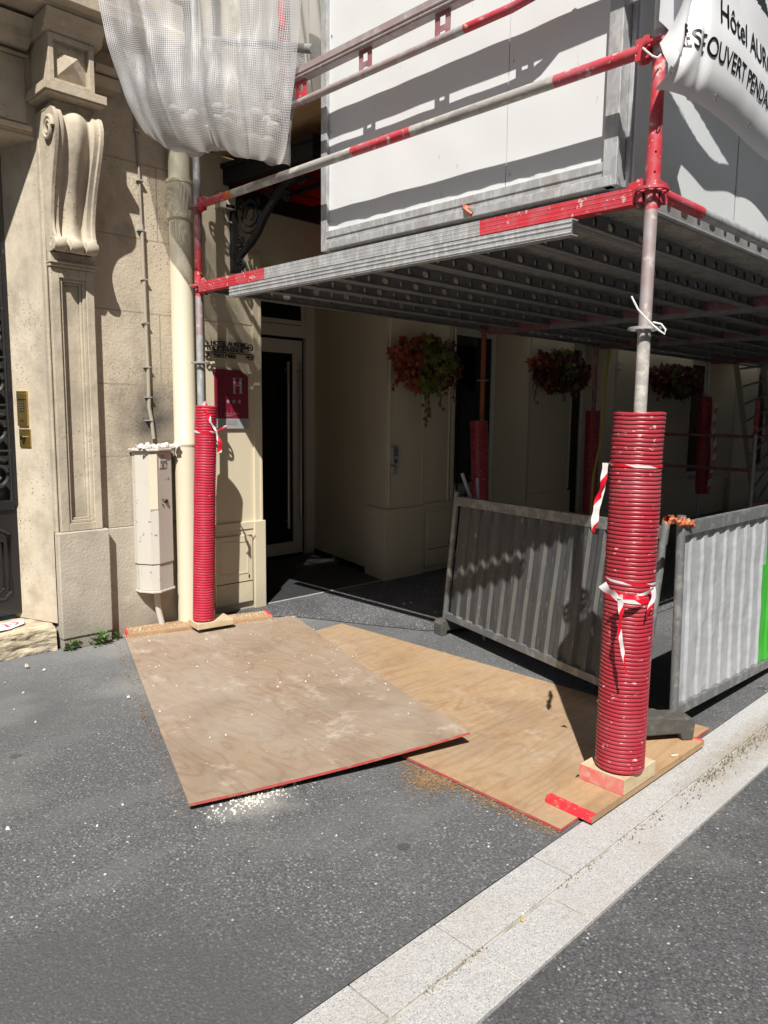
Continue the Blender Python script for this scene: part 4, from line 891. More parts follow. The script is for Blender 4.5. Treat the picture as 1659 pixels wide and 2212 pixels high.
# wedges/cable ties
for nm, pts, lb in (('cable_tie', [(1364, 640), (1378, 668), (1398, 690), (1410, 702), (1424, 714), (1436, 722), (1438, 712), (1428, 700), (1410, 696)], 'white cable tie with a long loose end on the lowest disc of the right post'),
                    ('cable_tie', [(1388, 103), (1398, 112), (1409, 121), (1420, 125), (1428, 118)], 'white cable tie round the right post at the upper disc')):
    d0 = (Vector((SX, YR, 1.87))-O).dot(fw)-.06 if pts[0][1] > 300 else (Vector((SX, YR, 2.87))-O).dot(fw)-.045
    mb = MB(); mb.path([onD(d0, *p) for p in pts], .0035, 6); tag(mb.build(nm, 'plastic_white'), lb, 'cable tie')

# upper level: plywood deck, dust sheet
mb = MB(); mb.box(2.95, 3.65, 3.42, YH-.01, 3.36, 3.38)
tag(mb.build('plywood_deck', 'ply_under'), 'plywood sheet laid on the upper scaffold level above the canopy', 'plywood sheet')
mb = MB()
def sheetf(u, v):
    y = 4.5-.95*u; z = 4.7-1.25*v
    return Vector((3.02+.10*v*v+.035*math.sin(u*26+v*3)*(.3+v)+.02*math.sin(u*61), y, z))
mb.grid(sheetf, 90, 30); tag(mb.build('dust_sheet', 'cloth_dust'), 'grey creased dust sheet hanging behind the white debris net', 'dust sheet')
mb = MB(); mb.box(3.0, 3.64, 3.52, 3.56, 3.385, 3.43)
tag(mb.build('timber_batten', 'plank'), 'pale timber batten lying on the upper plywood deck', 'batten')

# debris net bag
bot = [onX(2.30+.36*t, a, b_) for t, (a, b_) in zip((0, .18, .32, .46, .5, .75, 1.), ((334, 300), (375, 328), (425, 338), (470, 326), (484, 330), (545, 350), (608, 357)))]
us = (0, .18, .32, .46, .5, .75, 1.)
def lerp_list(ps, us_, t):
    for i in range(len(us_)-1):
        if t <= us_[i+1]: return ps[i].lerp(ps[i+1], (t-us_[i])/(us_[i+1]-us_[i]))
    return ps[-1]
NT = Vector((1.98, 4.50, 4.35)), Vector((2.70, 3.33, 4.35))
def netf(u, v):   # v 1 top, 0 bottom
    b_ = lerp_list(bot, us, u); t = NT[0].lerp(NT[1], u)
    z = b_.z+(t.z-b_.z)*v; k = v**.55
    p = Vector((b_.x+(t.x-b_.x)*k, b_.y+(t.y-b_.y)*k, z))
    n = Vector((-.88, -.48, 0))
    bag = .16*math.exp(-((v-.18)/.2)**2)*math.sin(math.pi*min(1, u*1.0))
    fold = .035*(1-2*abs(math.sin(u*8.5+1.2*v+.6*math.sin(u*5)))**.6)*(.3+v)+.012*math.sin(u*23+2*v)+.012*math.sin(u*57+5*v)*(.3+.7*v)+.02*noise.noise(Vector((u*16-v*3, v*3.5, 8)))+.01*noise.noise(Vector((u*7, v*9, 2)))
    if u > .5: fold += .035
    return p+n*(bag*.6+fold)
mb = MB(); mb.grid(netf, 120, 110, uvf=lambda u, v: (u*1.35, v*1.35))
mb.grid(lambda u, v: netf(.02+.95*u, .01+.42*v)+Vector((.10+.05*math.sin(u*9), .07+.03*math.sin(u*31+v*6), .01)), 70, 60, uvf=lambda u, v: (u*1.3+.3, v*.57))
tag(mb.build('debris_net', 'net'), 'white woven debris net hanging in a bulging bag from the scaffold', 'net')
# things seen through the net
mb = MB()
for k in range(26):
    uu_ = random.uniform(.2, .9); a = netf(uu_, .06+.1*random.random())+Vector((.09, .05, .03)); r = random.uniform(.02, .045)
    mb.grid(lambda u, v: a+Vector((math.cos(u*6.283)*math.sin(v*3.1416), math.sin(u*6.283)*math.sin(v*3.1416), math.cos(v*3.1416)*.7))*r*(1+.25*noise.noise(Vector((u*3+k, v*3, k)))), 10, 6)
tag(mb.build('rubble', 'plaster'), 'pale rubble gathered in the bottom of the white debris net', 'rubble', kind='stuff')

# ================================================================== SITE HUT
HT = thing('site_hut', 'white panelled site hut with galvanised frame standing on the scaffold deck', 'site hut', (5.5, 2.5, 2.46))
hx, hy0, hy1, hz0, hz1 = 2.885, 1.60, 3.43, 2.475, 5.0
for k, (a, b_) in enumerate(((hy0+.06, 2.17), (2.173, hy1-.03))):
    mb = MB(); 
    def pf(u, v, a=a, b_=b_):
        y = a+(b_-a)*u; z = 2.55+(hz1-2.6)*v
        return Vector((hx+.012+.0025*noise.noise(Vector((y*5, z*5, 1)))+(.006*noise.noise(Vector((y*14, z*14, 3))) if z < 2.66 else 0), y, z))
    mb.grid(pf, 40, 100, flip=True); mb.box(hx+.02, hx+.05, a, b_, 2.55, hz1-.05); mb.build('end_panel', 'hut', HT)
    for zz in (2.62, 3.1, 3.6):
        mb = MB(); mb.path([(hx+.013, b_-.02, zz), (hx+.007, b_-.02, zz)], .005, 8); mb.build('rivet', 'steel', HT)
mb = MB(); mb.use('galv'); mb.box(hx-.01, hx+.05, hy1-.03, hy1+.02, 2.46, hz1); mb.build('back_corner_post', None, HT, bevel=.003)
mb = MB(); mb.use('galv'); mb.box(hx-.025, hx+.05, hy0-.0, hy0+.062, 2.46, hz1); mb.box(hx+.04, hx+.09, hy0-.02, hy0-.0005, 2.46, hz1); mb.build('front_corner_post', None, HT, bevel=.003)
mb = MB(); mb.use('galv'); mb.box(hx-.012, hx+.03, hy0+.0625, hy1-.0305, 2.50, 2.56); mb.box(hx-.018, hx-.0121, hy0+.05, hy1-.035, 2.525, 2.562); mb.box(hx-.03, hx+.02, hy0+.02, hy1-.05, 2.46, 2.499); mb.build('base_rail', None, HT, bevel=.003)
mb = MB(); mb.use('hutgrey')
def sf(x0_, x1_):
    def f(u, v):
        x = x0_+(x1_-x0_)*u; z = 2.50+(hz1-2.5)*v; return Vector((x, hy0-.012-.012*math.sin(u*math.pi)*math.sin(min(1, v*2)*math.pi), z))
    return f
for a, b_ in ((2.985, 4.02), (4.03, 5.2), (5.21, 6.4), (6.41, 7.6), (7.61, 8.8)):
    mb = MB(); mb.grid(sf(a, b_), 16, 24); mb.box(a, b_, hy0-.008, hy0+.03, 2.50, hz1); mb.build('street_panel', 'hutgrey', HT)
mb = MB(); mb.use('hut'); mb.box(2.945, 2.982, hy0-.03, hy0-.0205, 2.48, hz1); mb.build('corner_strip', None, HT)
mb = MB(); mb.use('galv_dark'); mb.box(hx+.02, 8.9, hy0+.04, hy1, 2.465, 2.495); mb.box(2.95, 8.85, hy1-.04, hy1, 2.5, hz1); mb.box(8.8, 8.85, hy0+.03, hy1-.041, 2.5, hz1); mb.build('floor_and_back', None, HT)
mb = MB(); mb.box(hx-.05, 8.95, hy0-.05, hy1+.05, hz1+.001, hz1+.08); mb.build('roof', 'hut', HT)
mb = MB(); mb.path([onX(hx-.02, 1000, 441), onX(hx-.035, 1008, 452), onX(hx-.03, 1020, 463)], [.004, .018, .012], 6)
tag(mb.build('tape_scrap', 'orange_tape'), 'torn scrap of orange tape stuck on the base rail of the site hut', 'tape')

# ================================================================== BANNER
BN = thing('hotel_banner', 'white vinyl banner with black hotel lettering tied along the scaffold front', 'banner', (3.4, 1.3, 2.68))
def btop(x):
    if x < 2.84: return 3.35
    if x < 3.12: return 3.35-(x-2.84)/.28*.315
    d = abs(((x-3.12) % .42)-.21)/.21
    return 3.03+.05*(d**2 if x > 3.2 else d)
def bsurf(x, z):       # surface with folds; lower hem curls inwards
    zl = 2.80; y = 1.262-.02*math.sin((x-2.6)*4.2)-.012*math.exp(-((z-2.9)/.1)**2)
    if x < 2.86: t = (2.86-x)/.25; y += .02*t+.012*math.sin((x-z*.9)*26)*t
    y += .03*math.exp(-((x-2.715-(z-2.85)*.3)/.022)**2)+.012*math.exp(-((x-2.80+(z-2.85)*.15)/.02)**2)
    if z < zl:
        t = (zl-z)/.13; a = t*1.0; y = y+.10*(1-math.cos(a)); z = zl-.125*math.sin(a)
    n = .004*noise.noise(Vector((x*6, z*5, 5)))
    return Vector((x, y+n, z))
mb = MB()
def bfn(u, v):
    x = 2.665+2.85*u-.10*(1-u)**30*max(0, 1-v*2.2); zt = btop(x); zb = 2.66 if x > 2.66 else 2.66+(2.66-x)*1.4
    p = bsurf(x, zb+(zt-zb)*v); return p
mb.grid(bfn, 260, 60); mb.build('vinyl_sheet', 'white_cloth', BN)
mb = MB()
def bt(ox, oz, sh=0): return lambda u, v, w_: bsurf(ox+u, oz+v)+Vector((0, -.0025-w_, 0))

for ch, xx, sx_ in (('R', 2.672, .85), ('E', 2.716, .3), ('S', 2.732, .8), ('T', 2.772, .4), ('E', 2.793, .38)):
    text_mb(mb, ch, .09, (lambda xx, sx_: lambda u, v, w_: bsurf(xx+u*sx_, 2.823+v)+Vector((0, -.0025-w_, 0)))(xx, sx_), .0004, res=8); text_mb(mb, 'OUVERT PENDANT LES TRAVAUX', .092, bt(2.812, 2.822), .0004, res=8, spacing=.96); text_mb(mb, 'Hôtel AURORE', .118, bt(2.885, 2.952), .0004, res=8)
mb.build('lettering', 'ink', BN)
mb = MB()
for xx in (2.63, 2.96, 3.33, 3.70, 4.1, 4.5):
    p = bsurf(xx, 2.715); mb.path([p+Vector((.011*math.cos(k*math.pi/6), -.004, .011*math.sin(k*math.pi/6))) for k in range(12)], .0025, 6, closed=True)
mb.build('eyelet', 'steel', BN)
mb = MB()  # added sheet, keeps sun off the hut side and the hotel front
def shf(u, v):
    x = 2.62+17.6*u; zb_ = 2.88 if x < 3.04 else min(3.075, 2.88+(x-3.04)*3); z = zb_+.02*abs(math.sin(x*7.5))+7*v; return Vector((x, 1.33+.015*math.sin(x*7)+.01*math.sin(z*5), z))
mb.grid(lambda u, v: shf(u*.1, v*.12), 220, 110); mb.grid(lambda u, v: shf(u*.1, .12+v*.88), 60, 60); mb.grid(lambda u, v: shf(.1+.9*u, v), 300, 60)
def hole(p):  # slit shaped to let a streak of sun onto the hut
    t = (p.x-2.84)/.78
    return 0 < t < 1 and abs(p.z-(3.40-.17*t)) < .055*math.sin(math.pi*t)
keep = [i for i, f in enumerate(mb.f) if not hole(sum((mb.v[k] for k in f), Vector())/4)]
mb.f = [mb.f[i] for i in keep]; mb.m = [0]*len(keep); mb.s = [True]*len(keep); mb.uv = {}
tag(mb.build('sun_blocking_sheet', 'sheet_back'), 'added plain white sheet blocking sun on the street side of the scaffold above the lettered banner', 'sheeting')

mb = MB(); mb.grid(lambda u, v: Vector((5.95+14*u, 1.335+.012*math.sin(u*90), .25+2.80*v)), 200, 20)  # added out of view to darken the recess under the deck
tag(mb.build('added_shade_sheet', 'sheet_back'), 'added unseen white sheet darkening the recess from the street side below deck height, beyond the second post', 'sheeting')
# ================================================================== SLEEVES, BLOCKS, BOARDS
def sleeve(base, top, r, pitch, matn, label, seg=40):
    base, top = Vector(base), Vector(top); H = (top-base).length; pr = []; n = int(H/pitch)
    for i in range(n):
        z = i*pitch; g = r*.90
        pr += [(g, z), (g, z+pitch*.12), (r*.985, z+pitch*.20), (r, z+pitch*.34), (r, z+pitch*.78), (r*.985, z+pitch*.93)]
    pr += [(r*.9, n*pitch), (r*.88, n*pitch), (r*.86, n*pitch-.02), (r*.85, .0)]
    m_ = MB(); m_.lathe(pr, (0, 0, 0), seg)
    for q in m_.v:      # slight dents
        q.x += .006*noise.noise(Vector((q.z*3, base.x, 1)))*(q.z); q.y += .006*noise.noise(Vector((q.z*3, base.x, 7)))*q.z
        aa = math.atan2(q.y, q.x); q.z += .003*noise.noise(Vector((math.cos(aa)*1.5, math.sin(aa)*1.5, q.z*5)))*min(1, q.z*8)
    o = m_.build('corrugated_sleeve', matn, None, loc=(0, 0, 0)); o.location = base
    o.rotation_euler = (top-base).to_track_quat('Z', 'Y').to_euler(); o['_w'] = (0, 0, 0)
    tag(o, label, 'protective sleeve', 'red sleeves round the scaffold posts'); return o
bR = onZ(.115, 1338, 1652); tR = onY(bR.y+.012, 1380, 884)
sleeve(bR, tR, .0985, .0166, 'sleeve', 'large red corrugated plastic sleeve round the nearest scaffold post by the kerb', 64)
bL = onY(YL-.02, 440, 1338); tL = onY(YL-.02, 444, 872)
sleeve(bL, tL, .0745, .0181, 'sleeve_dusty', 'dusty red corrugated sleeve round the left post beside the burgundy plaque', 48)
sleeve((5.795, 4.50, .05), (5.74, 4.53, 1.50), .085, .024, 'sleeve', 'red corrugated sleeve round the orange post behind the leaning hoarding', 28)
sleeve((7.86, 4.52, .05), (7.86, 4.55, 1.62), .085, .024, 'sleeve', 'dark red corrugated sleeve in the shade with a yellow hose beside it', 28)
sleeve((10.95, 4.5, .45), (10.95, 4.55, 1.86), .1, .024, 'sleeve', 'far red corrugated sleeve in the shade wound with barrier tape', 28)

def ribbon(mbx, pts, w0, w1=None, wdir=None, u0=0):
    """flat tape along pts, width direction per point"""
    pts = [Vector(p) for p in pts]; w1 = w0 if w1 is None else w1; n = len(pts); L_ = u0; vs = []; uvs = []
    for i, p in enumerate(pts):
        d = (pts[min(i+1, n-1)]-pts[max(i-1, 0)]).normalized()
        wd = Vector(wdir[i]) if isinstance(wdir, list) else (Vector(wdir) if wdir is not None else d.cross(fw))
        wd = (wd-d*wd.dot(d)).normalized(); ww = w0+(w1-w0)*i/(n-1)
        if i: L_ += (p-pts[i-1]).length
        if wdir is None: wd = (wd*math.cos(.9*math.sin(L_*38))+d.cross(wd)*math.sin(.9*math.sin(L_*38))).normalized()
        vs += [p-wd*ww/2, p+wd*ww/2]; uvs += [(L_, 0), (L_, 1)]
    mbx.add(vs, [(2*i, 2*i+1, 2*i+3, 2*i+2) for i in range(n-1)], True, uvs)
def smooth(pts, n=6):
    pts = [Vector(p) for p in pts]; out = []
    for i in range(len(pts)-1):
        p0, p1, p2, p3 = pts[max(i-1, 0)], pts[i], pts[i+1], pts[min(i+2, len(pts)-1)]
        for k in range(n):
            t = k/n; out.append(.5*((2*p1)+(-p0+p2)*t+(2*p0-5*p1+4*p2-p3)*t*t+(-p0+3*p1-3*p2+p3)*t**3))
    return out+[pts[-1]]
def ring_pts(c_, ax, r, a0, a1, dz=0, n=24):
    c_ = Vector(c_); return [c_+Vector((r*math.cos(a0+(a1-a0)*k/n), r*math.sin(a0+(a1-a0)*k/n), dz*math.sin(k/n*math.pi*2))) for k in range(n+1)]
def axis_at(b_, t_, z): f_ = (z-b_.z)/(t_.z-b_.z); return b_.lerp(t_, f_)
dR = (Vector((bR.x, bR.y, 1.0))-O).dot(fw)-.115
def zat(px, py, c_): return onX(c_.x, px, py).z
mb = MB()
for py, w_, u0, wob in ((1002, .010, .02, .004), (1252, .010, .1, .006), (1288, .022, .06, .007)):
    z = onD((Vector((bR.x, bR.y, 1.0))-O).dot(fw), 1345, py).z; c_ = axis_at(bR, tR, z)
    ribbon(mb, ring_pts((c_.x, c_.y, z), 0, .1005, 0, 2*math.pi, wob, 40), w_, wdir=(0, 0, 1), u0=u0)
t1 = thing('barrier_tape', 'red and white barrier tape knotted round the large right sleeve with hanging tails', 'barrier tape', (bR.x, bR.y, .6))
mb.build('wound_tape', 'tape', t1)
mb = MB(); ribbon(mb, smooth([onD(dR, *p) for p in ((1308, 1000), (1303, 1040), (1292, 1080), (1287, 1110), (1281, 1150))]), .024, .03, u0=.02)
ribbon(mb, smooth([onD(dR+.03, *p) for p in ((1306, 1005), (1305, 1050), (1296, 1090))]), .012, .008, u0=.08)
mb.build('upper_tail', 'tape', t1)
mb = MB(); ribbon(mb, smooth([onD(dR-.01, *p) for p in ((1338, 1285), (1342, 1320), (1338, 1360), (1344, 1400), (1350, 1440), (1353, 1456))]), .026, .008, u0=.02)
ribbon(mb, smooth([onD(dR+.03, *p) for p in ((1410, 1268), (1412, 1290), (1402, 1315), (1396, 1336))]), .02, .012, u0=.0)
ribbon(mb, smooth([onD(dR-.012, *p) for p in ((1301, 1262), (1312, 1276), (1330, 1283), (1352, 1290), (1380, 1290), (1412, 1270))]), .034, .016, u0=.0)
mb.build('lower_tail', 'tape', t1)
dL = (Vector((bL.x, bL.y, 1.2))-O).dot(fw)-.085
t2 = thing('barrier_tape', 'red and white barrier tape tied near the top of the left sleeve', 'barrier tape', (bL.x, bL.y, 1.2))
mb = MB(); z = onD(dL+.08, 444, 932).z; c_ = axis_at(bL, tL, z)
ribbon(mb, ring_pts((c_.x, c_.y, z), 0, .076, 0, 2*math.pi, .004, 32), .016, wdir=(0, 0, 1)); mb.build('wound_tape', 'tape', t2)
mb = MB(); ribbon(mb, smooth([onD(dL, *p) for p in ((440, 868), (447, 890), (455, 912), (467, 930))]), .045, .014, u0=.05)
ribbon(mb, smooth([onD(dL, *p) for p in ((467, 930), (470, 945), (476, 958), (473, 977))]), .018, .034, u0=.02)
ribbon(mb, smooth([onD(dL, *p) for p in ((467, 932), (478, 926), (490, 920))]), .01, .016, u0=.1)
mb.build('loose_tail', 'tape', t2)
t3 = thing('barrier_tape', 'red and white barrier tape spiralling down the far shaded sleeve', 'barrier tape', (10.95, 4.45, .6))
mb = MB(); ribbon(mb, smooth([(10.98, 4.39, 1.75), (10.90, 4.38, 1.4), (10.98, 4.37, 1.1), (10.9, 4.37, .8), (10.85, 4.38, .5)]), .1, .12, wdir=(1, 0, .3)); mb.build('hanging_tape', 'tape', t3)

# foot blocks
def block(cx_, cy_, z0_, L_, W_, H_, rot, label, redend=False):
    m_ = MB(); c_, s_ = math.cos(rot), math.sin(rot)
    def P_(u, v, z): return (cx_+u*c_-v*s_, cy_+u*s_+v*c_, z)
    m_.use('block'); m_.hexa([P_(-L_/2, -W_/2, z0_), P_(L_/2, -W_/2, z0_), P_(L_/2, W_/2, z0_), P_(-L_/2, W_/2, z0_), P_(-L_/2, -W_/2, z0_+H_), P_(L_/2, -W_/2, z0_+H_), P_(L_/2, W_/2, z0_+H_), P_(-L_/2, W_/2, z0_+H_)])
    if redend: m_.use('pinkish'); m_.hexa([P_(-L_/2-.0015, -W_/2, z0_), P_(-L_/2-.0003, -W_/2, z0_), P_(-L_/2-.0003, W_/2, z0_), P_(-L_/2-.0015, W_/2, z0_), P_(-L_/2-.0015, -W_/2, z0_+H_), P_(-L_/2-.0003, -W_/2, z0_+H_), P_(-L_/2-.0003, W_/2, z0_+H_), P_(-L_/2-.0015, W_/2, z0_+H_)])
    return tag(m_.build('wood_block', None, bevel=.0 if redend else .004), label, 'wood block')
block(2.80, 1.427, .048, .26, .20, .062, rad(-1), 'thick pine block with reddened end under the large right sleeve', True)
block(2.775, 4.535, .05, .27, .17, .045, rad(-8), 'pale pine block under the left sleeve, on a narrow board')
# plank under the right post
def quadslab(P4, z0_, z1_, mt, name, red=(), bevel=0):
    m_ = MB(); m_.use(mt); m_.hexa([(p[0], p[1], z0_) for p in P4]+[(p[0], p[1], z1_) for p in P4])
    for k, t_ in red:    # painted end edge k -> k+1
        a, b_ = Vector(P4[k]), Vector(P4[(k+1) % 4]); nx = Vector((b_.y-a.y, a.x-b_.x)).normalized()
        m_.use('red_spray'); zc = (z0_+z1_)/2
        o_ = nx*.0012
        m_.hexa([(a.x, a.y, z0_), (a.x+o_.x, a.y+o_.y, z0_), (b_.x+o_.x, b_.y+o_.y, z0_), (b_.x, b_.y, z0_), (a.x, a.y, z1_), (a.x+o_.x, a.y+o_.y, z1_), (b_.x+o_.x, b_.y+o_.y, z1_), (b_.x, b_.y, z1_)])
        if t_:
            i_ = -nx*t_; m_.hexa([(a.x+i_.x, a.y+i_.y, z1_), (a.x, a.y, z1_), (b_.x, b_.y, z1_), (b_.x+i_.x, b_.y+i_.y, z1_), (a.x+i_.x*.8, a.y+i_.y, z1_+.0008), (a.x, a.y, z1_+.0008), (b_.x, b_.y, z1_+.0008), (b_.x+i_.x*.5, b_.y+i_.y, z1_+.0008)])
    return m_.build(name, None, bevel=bevel)
o = quadslab([(2.44, 1.335), (3.43, 1.325), (3.44, 1.535), (2.45, 1.545)], .018, .046, 'plank', 'sole_board', red=((3, .03), (1, .02)))
tag(o, 'pine sole board with red painted ends under the right post, beside the kerb', 'board')
o = quadslab([(2.235, 4.715), (3.235, 4.44), (3.30, 4.60), (2.30, 4.885)], .014, .048, 'plank', 'sole_board', red=((3, .012), (1, .02)))
tag(o, 'narrow pine sole board with red ends under the left post, covered in plaster crumbs', 'board')
# plywood sheets
def plysheet(c4, name, mt, label, lift, redges, th=.012, nu=30, nv=30):
    A, B_, C_, D_ = [Vector(p) for p in c4]; m_ = MB(); m_.use(mt)
    def top(u, v):
        p = (A*(1-u)+B_*u)*(1-v)+(D_*(1-u)+C_*u)*v; return Vector((p.x, p.y, lift(u, v)+th))
    def bot_(u, v): q = top(u, v); return Vector((q.x, q.y, q.z-th))
    m_.grid(top, nu, nv); m_.grid(bot_, nu, nv, flip=True)
    for k, (f0, f1) in enumerate((((0, 0), (1, 0)), ((1, 0), (1, 1)), ((1, 1), (0, 1)), ((0, 1), (0, 0)))):
        m_.use('ply_edge' if k in redges else mt)
        a = [(f0[0]+(f1[0]-f0[0])*i/24, f0[1]+(f1[1]-f0[1])*i/24) for i in range(25)]
        m_.add([bot_(*q) for q in a]+[top(*q) for q in a], [(i, i+1, 26+i, 25+i) for i in range(24)], True)
    return tag(m_.build(name, None), label, 'plywood sheet')
# corners: front-left, front-right, back-right, back-left
l1 = lambda u, v: .0105+(.012+.052*u*u)*max(0, 1-v*1.6)**1.5+.006*max(0, 1-abs(v-.05)*6)
plysheet([onZ(.035, 408, 1738), onZ(.075, 1015, 1588), (3.42, 4.41, 0), (2.255, 4.80, 0)], 'plywood_sheet', 'ply_dusty', 'dusty plywood sheet lifted at its red front edge, lying left on the pavement', l1, (0,))
A_ = onZ(.012, 1210, 1797); B2 = onZ(.012, 1258, 1772)
l2 = lambda u, v: .004
plysheet([(2.325, 2.36), A_.to_tuple(), (2.50, 1.392), (3.70, 2.25)], 'tmp', 'ply_warm', 'x', l2, ()) if False else None
c_fl = onZ(.012, 1210, 1797); c_bl = onZ(.012, 735, 1352); 
d_long = (Vector((3.56, 4.02, 0))-Vector((2.33, 1.40, 0)))
plysheet([(2.325, 1.398, 0), (3.66, 1.394, 0), (3.56, 4.03, 0), (2.36, 3.95, 0)], 'plywood_sheet', 'ply_warm', 'warm brown plywood sheet with red edge, under the right post and the dusty sheet', l2, (0, 3), nu=20, nv=30)

# crumbs and debris
def crumbs(n, gen, smin, smax, mt, name, label, cat):
    m_ = MB()
    for _ in range(n):
        p = Vector(gen()); r = random.uniform(smin, smax)*(random.random()**2*1.2+.3); a = random.random()*6.28
        q = [p+Vector((r*math.cos(a+k*1.57+random.uniform(-.4, .4))*random.uniform(.6, 1), r*math.sin(a+k*1.57)*random.uniform(.6, 1), 0)) for k in range(4)]
        t_ = [w_*.6+p*.4+Vector((0, 0, r*random.uniform(.35, .9))) for w_ in q]
        m_.add(q+t_, [(4, 5, 6, 7), (0, 1, 5, 4), (1, 2, 6, 5), (2, 3, 7, 6), (3, 0, 4, 7)])
    return tag(m_.build(name, mt), label, cat, kind='stuff')
def g1():
    k = random.random()
    if k < .55:
        if random.random() < .62: return (2.24+.99*random.random(), 4.5+random.gauss(0, .14)-.0, .016)
        u, v = random.random(), 1-random.random()**2.2*.9; A = Vector((1.40, 2.47)); B_ = Vector((2.66, 2.09)); C_ = Vector((3.42, 4.41)); D_ = Vector((2.255, 4.80))
        p = (A*(1-u)+B_*u)*(1-v)+(D_*(1-u)+C_*u)*v; return (p.x, p.y, l1(u, v)+.0125)
    if k < .8: t = random.random(); return (2.24+.99*t+random.uniform(0, .06), 4.73-.275*t+random.uniform(0, .14), .048)
    if k < .9: return (random.uniform(2.1, 2.9), random.gauss(4.84, .03), .004)
    return (random.gauss(1.62, .12), random.gauss(2.37, .035), .004)
crumbs(1900, g1, .0012, .0062, 'plaster', 'plaster_crumbs', 'white plaster crumbs scattered over the plywood, boards and wall foot', 'crumbs')
crumbs(240, lambda: (random.gauss(1.66, .09), random.gauss(2.39, .028), .003), .002, .011, 'plaster', 'plaster_heap', 'small splash of white plaster on the asphalt in front of the dusty plywood', 'plaster')
crumbs(14, lambda: (random.uniform(.6, 3.4), random.uniform(2.6, 4.8), .003 if random.random() < .5 else .016), .008, .02, 'plaster', 'plaster_lumps', 'odd lumps of fallen white plaster near the stone wall', 'plaster')
crumbs(40, lambda: (random.uniform(-.2, 2.2), random.uniform(1.5, 4.6), .003), .004, .011, 'plaster', 'scattered_chips', 'few white chips scattered over the dark pavement', 'chips')
sd = onZ(0, 930, 1685); sd2 = onZ(0, 1190, 1790)
def sawg():
    if random.random() < .6: return (sd.x+random.gauss(0, .06), sd.y+random.gauss(0, .05), .003)
    t = random.random(); return (2.325-abs(random.gauss(0, .03)), 2.2-.8*t, .003)
crumbs(3200, sawg, .002, .0055, 'sawdust', 'sawdust', 'brown sawdust patch on the asphalt between the two plywood sheets', 'sawdust')
crumbs(500, lambda: (lambda t: (1.40+.8*t+random.gauss(-.02, .015), 2.5+2.25*t+random.gauss(0, .01), .003))(random.random()), .002, .005, 'sawdust', 'grit_line', 'brown grit along the left edge of the dusty plywood', 'grit')
crumbs(160, lambda: (random.uniform(2.36, 2.66), random.uniform(4.70, 4.84), 1.293+random.random()*.02), .008, .022, 'plaster', 'plaster_debris', 'white plaster debris heaped on top of the utility box', 'plaster')
mb = MB(); p = onZ(.006, 1128, 1988); dd = Vector((.8, .5, 0)).normalized(); mb.use('filter'); mb.path([p, p+dd*.022], .0042, 8); mb.use('paper'); mb.path([p+dd*.022, p+dd*.032], .0042, 8)
tag(mb.build('cigarette_butt', None), 'orange tipped cigarette butt on the granite kerb', 'cigarette butt')
for (px, py, l_) in ((1450, 1632, .03), (0, 0, 0)):
    if l_: p = onZ(.049, px, py); mb = MB(); mb.path([p, p+Vector((.03, -.018, 0))], .003, 6); tag(mb.build('wood_chip', 'plaster'), 'pale splinter lying on the right sole board beside the wood block', 'splinter')

# ================================================================== HOARDING PANELS
def hoarding(a0, b0, a1, b1, label, mt, n_rib, dep=.02, dark=True, green=False, name='hoarding_panel', frame_top=.0, ends=(True, True)):
    """a0,b0 bottom corners; a1,b1 top corners"""
    a0, b0, a1, b1 = map(Vector, (a0, b0, a1, b1)); L_ = (b0-a0).length
    nrm = (b0-a0).cross(a1-a0).normalized()
    if nrm.dot(O-a0) < 0: nrm = -nrm
    T = thing(name, label, 'hoarding', ((a0+b0)/2-Vector((0, 0, .12))).to_tuple())
    P_ = lambda u, v, w_: (a0*(1-u)+b0*u)*(1-v)+(a1*(1-u)+b1*u)*v+nrm*w_
    m_ = MB(); m_.use(mt); prof_ = []
    for i in range(n_rib):
        o = i/n_rib; s_ = 1/n_rib
        prof_ += [(o, 0), (o+s_*.5, 0), (o+s_*.6, dep), (o+s_*.9, dep)]
    prof_.append((1, 0)); nz = 60; m0 = .022; vs = []
    for j in range(nz+1):
        for (u, w_) in prof_:
            uu = m0+(1-2*m0)*u; vv = .04+.9*j/nz
            vs.append(P_(uu, vv, w_-.010+(.006 if mt == 'fence_light' else .0025)*noise.noise(Vector((uu*9*L_, vv*7, n_rib)))))
    npf = len(prof_)
    m_.add(vs, [(j*npf+i, j*npf+i+1, (j+1)*npf+i+1, (j+1)*npf+i) for j in range(nz) for i in range(npf-1)], False)
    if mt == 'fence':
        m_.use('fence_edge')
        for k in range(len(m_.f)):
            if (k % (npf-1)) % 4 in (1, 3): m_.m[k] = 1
    if green:
        m_.use('green')
        green = ((onY(1.475, 1633, 1452).x-3.425)/2.025, .62, 0)
        gi = [k for k, f in enumerate(m_.f) if (vs[f[0]]-P_(green[0], 0, 0)).dot((b0-a0).normalized())-green[2]*((vs[f[0]].z-a0.z)-.5) > 0 and (vs[f[0]]-P_(green[1], 0, 0)).dot((b0-a0).normalized()) < 0]
        for k in gi: m_.m[k] = 1
    m_.build('corrugated_sheet', None, T, solid=.0015)
    m_ = MB(); m_.use('fence_frame')
    m_.bar(P_(0, .015, .0), P_(1, .015, .0), .03, .045, (a1-a0).normalized()); m_.bar(P_(0, .965, .0), P_(1, .965, .0), .035, .06, (a1-a0).normalized())
    m_.build('frame_rail', None, T)
    for k, u in enumerate((0, 1)):
        if not ends[k]: continue
        m_ = MB(); m_.use('fence_frame'); e = .0
        m_.tube(P_(u, -.13, 0), P_(u, 1.035, 0), .0205, 16); m_.build('end_tube', None, T)
    return T
